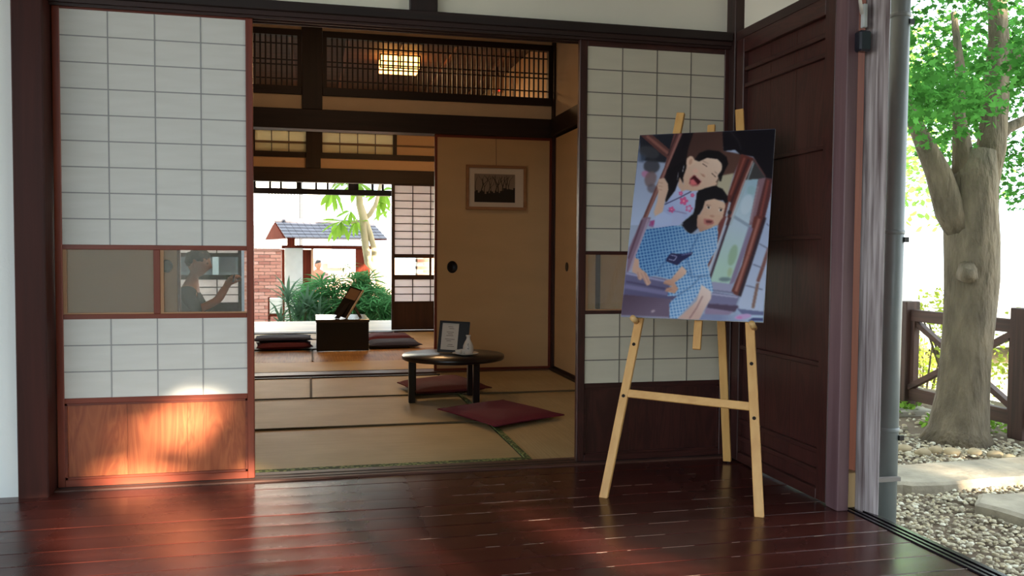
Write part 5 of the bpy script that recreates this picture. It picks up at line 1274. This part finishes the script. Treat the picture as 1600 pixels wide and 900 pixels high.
# tiled roof: two slopes of separate tiles
zr, ze = gz(347), gz(372); yr, yf_, yb_ = GY + .1, GY - .75, GY + .95; xl, xr = gx(430), gx(592)
ra = math.radians(15)
def rot_(p): dx, dy = p[0] - xl, p[1] - yr; return (xl + dx * math.cos(ra) - dy * math.sin(ra), yr + dx * math.sin(ra) + dy * math.cos(ra), p[2])
TIL = mat('roof_tile', (104, 102, 110), .7, rand=.15, var=.1)
tile_me = None
for side, ye in ((0, yf_), (1, yb_)):
    for r_ in range(5):
        for c in range(15):
            t0 = r_ / 5; t1 = (r_ + 1.12) / 5; xx0 = xl + (xr - xl) * c / 15 + .004; xx1 = xl + (xr - xl) * (c + 1) / 15 - .004
            ya_, yb2 = yr + (ye - yr) * t0, yr + (ye - yr) * min(t1, 1.03); za, zb2 = zr + (ze - zr) * t0, zr + (ze - zr) * min(t1, 1.03) + .02
            vs = [(xx0, ya_, za), (xx1, ya_, za), (xx1, yb2, zb2), (xx0, yb2, zb2)]
            vs = [(a, b_, c_ - .02) for a, b_, c_ in vs] + vs
            mesh('roof_tile', [rot_(v_) for v_ in vs], BF, TIL, gt)
tube('ridge', [rot_((xl - .02, yr, zr + .03)), rot_((xr + .02, yr, zr + .03))], .045, TIL, gt, n=10)
for x in (xl + .0, xr - .0): mesh('gable_board', [rot_(v_) for v_ in [(x - .02, yf_ + .02, ze - .03), (x + .02, yf_ + .02, ze - .03), (x + .02, yb_ - .02, ze - .03), (x - .02, yb_ - .02, ze - .03), (x - .02, yr, zr - .02), (x + .02, yr, zr - .02)]], [(0, 1, 2, 3), (0, 4, 5, 1), (2, 5, 4, 3), (0, 3, 4), (1, 5, 2)], RW, gt)
# the gable faces a little towards us: a short return at the left end
# white building beyond
wb2 = empty('white_building', (-6, 27, -1.06), 'bright white building beyond the gate with a louvred vent', 'building')
BY = 27.0
def bx_(px): return P(px, 350, BY).x
def bz_(py): return P(450, py, BY).z
WH = mat('white_render', (240, 240, 240), .9)
box('wall', -14, bx_(463), BY, BY + 4, -1.06, bz_(180), WH, wb2); box('wall', bx_(474), bx_(520), BY + 1, BY + 4, -1.06, bz_(250), WH, wb2)
box('window', bx_(404), bx_(436), BY - .06, BY - .01, bz_(394), bz_(352), mat('grey_pane', (84, 92, 98), .3), wb2)
box('window', bx_(397), bx_(402), BY - .06, BY - .01, bz_(393), bz_(352), mat('dark_pane', (70, 74, 80), .3), wb2)
for i in range(9): box('louvre', bx_(420 + i * 5), bx_(422 + i * 5), BY - .08, BY - .01, bz_(306), bz_(296), mat('louvre_grey', (58, 60, 66), .6), wb2)
for i in range(5): lathe('baluster', (bx_(412 + i * 8), BY - 1, bz_(396) - .3), [(0, 0), (.07, 0), (.04, .12), (.07, .3), (.04, .42), (0, .45)], WH, wb2, n=8)
tube('downpipe', [(bx_(470), BY - .1, -1), (bx_(470), BY - .1, bz_(200))], .05, mat('louvre_grey', (58, 60, 66), .6), wb2, n=8)
lw = empty('lane_wall', (P(530, 420, 24).x, 24, -1.06), 'pale pink wall with white band across the lane', 'wall')
box('wall', P(490, 400, 24).x, P(640, 400, 24).x, 24, 24.3, -1.06, P(530, 404, 24).z, mat('pink_render', (222, 172, 160), .9, var=.05), lw)
box('band', P(502, 400, 24).x, P(560, 400, 24).x, 23.9, 24.0, P(530, 412, 24).z, P(530, 404, 24).z, WH, lw)
box('cabinet', P(512, 400, 24).x, P(545, 400, 24).x, 23.6, 23.88, P(530, 418, 24).z, P(530, 390, 24).z, mat('pale_cabinet', (232, 224, 214), .7), lw)
# lamp box on wooden legs
lb_ = empty('garden_lamp_box', (P(431, 478, 16.8).x, 16.8, GZ), 'white box lantern on short wooden legs before the brick wall', 'lantern')
xa, xb = P(419, 470, 16.8).x, P(444, 470, 16.8).x; za, zb_ = P(430, 489, 16.8).z, P(430, 466, 16.8).z
box('paper_box', xa + .02, xb - .02, 16.7, 16.95, za, zb_, mat('lantern_white', (244, 240, 228), .7), lb_)
for x in (xa, xb - .025): box('leg', x, x + .03, 16.68, 16.71, GZ - .03, zb_ + .02, RW, lb_); box('leg', x, x + .03, 16.94, 16.97, GZ - .03, zb_ + .02, RW, lb_)
box('shelf', xa + .03, xb - .03, 16.7, 16.95, za - .06, za - .02, RWX, lb_)
# plumeria: pale bending trunk, whorls of large leaves
PY = 14.6
pt = empty('plumeria_tree', P(577, 440, PY), 'pale-trunked tree with drooping whorls of large lime leaves seen through the far opening', 'tree')
PT = mat('plumeria_bark', (206, 184, 150), .85, var=.12, vscale=8, bump=.3)
def pq(px, py, d=0): return P(px, py, PY + d)
base = pq(598, 440); base.z = GZ
tube('trunk', [base, pq(600, 470), pq(590, 425), pq(575, 410), pq(571, 385), pq(569, 360), pq(568, 340), pq(562, 320), pq(560, 290), pq(556, 250)], [.09, .08, .07, .062, .06, .062, .075, .06, .05, .04], PT, pt, n=14, wob=.15)
tube('branch', [pq(570, 345), pq(578, 365), pq(585, 390), pq(584, 410)], [.06, .05, .05, .045], PT, pt, n=12)
tube('branch', [pq(569, 342), pq(578, 335), pq(587, 320), pq(592, 300), pq(598, 270)], [.05, .04, .035, .03, .02], PT, pt, n=10)
tube('branch', [pq(560, 345), pq(548, 348), pq(533, 346)], [.03, .02, .012], PT, pt, n=8)
tube('branch', [pq(556, 290), pq(540, 270), pq(520, 290)], [.03, .02, .012], PT, pt, n=8)
PLF = leafmat('lime_leaf', (140, 178, 70), .25, .5)
LV = []; LFc = []
prof = [(0, .02), (.15, .25), (.4, .62), (.65, .8), (.85, .55), (1, .03)]
for t, w_ in prof:
    z = -.25 * t * t
    LV += [(t, -.17 * w_, z + .03 * w_), (t, 0, z), (t, .17 * w_, z + .03 * w_)]
for i in range(5):
    a = i * 3; LFc += [(a, a + 3, a + 4, a + 1), (a + 1, a + 4, a + 5, a + 2)]
leaf_me = bpy.data.meshes.new('large_leaf'); leaf_me.from_pydata(LV, [], LFc); leaf_me.update(); leaf_me.materials.append(PLF)
def place(me, name, M4, parent):
    o = bpy.data.objects.new(name, me); COL.objects.link(o); o.parent = parent; o.matrix_basis = wm(parent).inverted() @ M4; return o
rl = random.Random(9)
def leafM(p, d, L, roll=0):
    d = Vector(d).normalized(); q_ = d.to_track_quat('X', 'Z'); return Matrix.Translation(p) @ q_.to_matrix().to_4x4() @ Matrix.Rotation(roll, 4, 'X') @ Matrix.Scale(L, 4)
for (px, py, n, L) in ((519, 298, 10, .42), (533, 346, 10, .38), (528, 352, 4, .34), (556, 345, 5, .32), (598, 298, 11, .4), (592, 318, 6, .34), (560, 285, 6, .4), (540, 282, 5, .36), (606, 330, 4, .3), (548, 330, 4, .28)):
    c = pq(px, py, rl.uniform(-.3, .3)); n += 3; L *= .92
    for i in range(n):
        a = 2 * PI * i / n + rl.uniform(-.3, .3); e = rl.uniform(-1.1, .25)
        place(leaf_me, 'large_leaf', leafM(c, (math.cos(a) * math.cos(e), math.sin(a) * math.cos(e), math.sin(e)), L * rl.uniform(.8, 1.1), rl.uniform(-.5, .5)), pt)
# palms and strap-leaved plants
def blade_mesh(name, m_, nb, L, wd, droop, spread, seed):
    rr_ = random.Random(seed); vs = []; fs = []
    for b in range(nb):
        a = (b / max(1, nb - 1) - .5) * spread; l_ = L * rr_.uniform(.8, 1.05); o = len(vs)
        dx, dy = math.cos(a), math.sin(a)
        for t, w_ in ((0, .25), (.3, 1), (.65, .85), (1, .05)):
            z = .35 * t * l_ - droop * t * t * l_
            cx, cy = dx * t * l_, dy * t * l_
            vs += [(cx + dy * wd * w_, cy - dx * wd * w_, z), (cx - dy * wd * w_, cy + dx * wd * w_, z)]
        for i in range(3): fs.append((o + 2 * i, o + 2 * i + 2, o + 2 * i + 3, o + 2 * i + 1))
    me = bpy.data.meshes.new(name); me.from_pydata(vs, [], fs); me.update(); me.materials.append(m_); return me
PG1 = leafmat('palm_leaf', (84, 136, 84), .3, .3); PG2 = leafmat('strap_leaf', (96, 126, 100), .3, .3)
fan = blade_mesh('frond', PG1, 8, .34, .014, .55, 3.6, 1); strap = blade_mesh('leaf', PG2, 1, .55, .028, .55, 0, 2)
def palm(lb, x, y_, z0, w_, h, n, seed):
    t = empty('palm_clump', (x, y_, z0), lb, 'plant', 'green plants behind the walkway'); rr_ = random.Random(seed); gs = []
    for i in range(n):
        a = rr_.uniform(0, 2 * PI); r = rr_.random() ** .6; hz = h * rr_.uniform(.25, 1) * (1 - .35 * r * r)
        p = Vector((x + w_ * r * math.cos(a), y_ + w_ * .7 * r * math.sin(a), z0 + hz)); b = Vector((x + (p.x - x) * .6, y_ + (p.y - y_) * .6, z0))
        if i % 3 == 0: gs.append(tube_geo([b, p], [.008, .005], 5))
        aa = a + rr_.uniform(-.8, .8); e = rr_.uniform(-.1, .7)
        place(fan, 'frond', leafM(p, (math.cos(aa) * math.cos(e), math.sin(aa) * math.cos(e), math.sin(e)), rr_.uniform(.8, 1.25), rr_.uniform(-.4, .4)), t)
    v, f = join(gs); mesh('stems', v, f, mat('stem_green', (96, 110, 70), .8), t)
palm('broad green lady palm clump behind the picture stand', P(535, 460, 14).x, 14.0, GZ, .62, 1.12, 170, 1)
palm('lady palm clump at the right by the paper door', P(583, 470, 13.4).x, 13.4, GZ, .55, .78, 130, 2)
palm('small palm clump behind the strap-leaved plant', P(497, 465, 14.6).x, 14.6, GZ, .38, .85, 80, 3)
palm('lady palm clump hidden low behind the paper door edge', P(620, 480, 13.8).x, 13.8, GZ, .4, .6, 60, 4)
def strappy(lb, x, y_, z0, heads, seed):
    t = empty('strap_leaved_plant', (x, y_, z0), lb, 'plant', 'green plants behind the walkway'); rr_ = random.Random(seed); gs = []
    for (dx, dz, n, L) in heads:
        c = Vector((x + dx, y_ + rr_.uniform(-.2, .2), z0 + dz)); gs.append(tube_geo([(x + dx * .4, y_, z0), c], [.018, .014], 6))
        for i in range(n):
            a = 2.4 * i; e = 1.2 - 1.5 * i / n
            place(strap, 'leaf', leafM(c - Vector((0, 0, .1 * i / n)), (math.cos(a) * math.cos(e), math.sin(a) * math.cos(e), math.sin(e)), L * rr_.uniform(.8, 1.1)), t)
    v, f = join(gs); mesh('stems', v, f, MATS['stem_green'], t)
strappy('blue-green strap-leaved plant left of the palms', P(466, 480, 13.2).x, 13.2, GZ, [(-.15, .62, 26, .8), (.12, .5, 24, .8), (0, .35, 24, .9), (.3, .35, 20, .8), (-.25, .3, 18, .7), (.15, .2, 18, .8)], 5)

# ---- garden trees behind the camera: their gaps let the low sun through in patches
def back(p, yp):
    p = Vector(p); t = (yp - p.y) / SUN_DIR.y; return p + SUN_DIR * t
YT = -7.0
HOLES = []
def hole(p, rx, rz): 
    c = back(p, YT); HOLES.append((c.x, c.z, rx, rz))
W1Y = 3.53
for px, py, rx, rz in ((228, 695, .09, .14), (300, 630, .09, .04), (350, 660, -.03, .04)): hole(P(px, py, W1Y), rx, rz)
for px, py, rx, rz in ((560, 815, .17, .06), (450, 770, .12, .04), (230, 795, .18, .05), (330, 800, .14, .03), (120, 838, .13, .06), (280, 852, .20, .07), (430, 868, .20, .07), (540, 898, .18, .04),
                       (930, 855, .12, .05), (1020, 892, .14, .03), (412, 733, .04, .02)): hole(G(px, py), rx, rz)
for px, py in ((1440, 745), (1500, 750), (1570, 760), (1600, 735)): hole(G(px, py, GZ), .3, .06)
HA = np.array(HOLES)
def keep_solid(c):
    # a leaf whose ray to the house passes through a gap is left out
    t = (YT - c[:, 1]) / SUN_DIR.y; x = c[:, 0] + t * SUN_DIR.x; z = c[:, 2] + t * SUN_DIR.z
    ok = np.ones(len(c), bool)
    for hx, hz, rx, rz in HA:
        ok &= (((x - hx) / (rx + .10)) ** 2 + ((z - hz) / (rz + .10)) ** 2) > 1
    return ok
DL = leafmat('shade_leaf', (70, 104, 48), .3, .12)
ct = [back((x, 3.5, .9), YT).x for x in (-2.6, 2.2)]
def garden_tree(lb, x, n, seed, z0=GZ, hh=6.2, wx=1.8, yo=0):
    x -= yo * .36; Y0 = YT + yo; t = empty('tree', (x, Y0, z0), lb, 'tree', 'garden trees facing the veranda'); rr_ = random.Random(seed)
    tube('trunk', [(x + .2, Y0 - .3, z0), (x, Y0, z0 + 1.2), (x + .1, Y0, z0 + 3.4)], [.18, .14, .07], BARK, t, n=12)
    b = []
    for i in range(9):
        for j in range(13):
            b.append((x - wx + 2 * wx * i / 8 + rr_.uniform(-.1, .1), Y0 + rr_.uniform(-.3, .3), z0 + .3 + (hh - .3) * j / 12, .42, .3, .42))
    scatter('foliage', b, n, .205, DL, t, 'oval', seed, .0, holes=keep_solid, flat=-.3)
xs = np.arange(ct[0] - .6, ct[1] + 5.0, 3.0)
for i, x in enumerate(xs): garden_tree(('broad leafy garden tree facing the veranda, ' + ['first', 'second', 'third', 'fourth', 'fifth', 'sixth'][i] + ' from the left'), float(x), 30000, 90 + i, yo=-1.4 * (i % 2))

# shed beyond the walkway (seen through the glass panes of the far left door)
sx0, sx1 = P(250, 400, 15.5).x, P(374, 400, 15.5).x
sh_ = empty('garden_shed', ((sx0 + sx1) / 2, 15.5, GZ), 'grey-blue shed with dark window panes seen past the seated person', 'shed')
SG = mat('shed_grey', (92, 104, 116), .7, var=.1)
box('wall', sx0, sx1, 15.5, 16.6, GZ - .1, 1.5, SG, sh_)
for a, b in ((270, 292), (296, 331), (345, 368)): box('window_pane', P(a, 400, 15.5).x, P(b, 400, 15.5).x, 15.47, 15.49, P(300, 425, 15.5).z, P(300, 380, 15.5).z, mat('shed_pane', (50, 62, 76), .15), sh_)
box('post', P(333, 400, 15.5).x, P(342, 400, 15.5).x, 15.4, 15.49, GZ, 1.4, mat('pale_shed_post', (196, 204, 208), .6), sh_)
bq = empty('brick_planter', (P(665, 440, 16).x, 16, GZ), 'low pinkish brick planter seen through the glass of the right far door', 'planter')
gs = []; z = GZ - .04; j = 0; xa, xb = P(652, 440, 16).x, P(715, 440, 16).x
while z < .80:
    x = xa + (.11 if j % 2 else 0)
    while x < xb: gs.append((bvs(x, x + .21, 15.99 - rz_.uniform(0, .006), 16.3, z, z + .056), BF)); x += .22
    z += .067; j += 1
v, f = join(gs); mesh('bricks', v, f, MATS['brick_mix'], bq, kind='stuff'); box('mortar', xa, xb, 16.0, 16.28, GZ - .05, .80, MATS['mortar'], bq)

# pitched roof of the house, over both mat rooms and the veranda
rf = empty('roof', (-1.4, 7, 2.9), 'dark tiled pitched roof of the house', 'roof', kind='structure')
RFM = mat('house_tile', (70, 70, 76), .7, var=.1)
for ya_, za_, yb2, zb2 in ((-.6, 2.66, 7.0, 5.3), (7.0, 5.3, 12.9, 2.9)):
    mesh('roof_slope', [(-6, ya_, za_), (3.2, ya_, za_), (3.2, yb2, zb2), (-6, yb2, zb2), (-6, ya_, za_ + .07), (3.2, ya_, za_ + .07), (3.2, yb2, zb2 + .07), (-6, yb2, zb2 + .07)], BF, RFM, rf)
# unseen pale wall added behind the camera for the glass to reflect
gw = empty('reflector_wall', (-5, -12, GZ), 'unseen pale wall added behind the camera as a reflector for the glass', 'wall')
box('wall', -14, 5, -12.2, -12, GZ - .1, 1.9, mat('reflector_render', (226, 222, 204), .9, var=.05), gw)
box('coping', -14, 5, -12.25, -11.95, 1.9, 1.98, mat('coping_grey', (130, 126, 122), .8), gw)
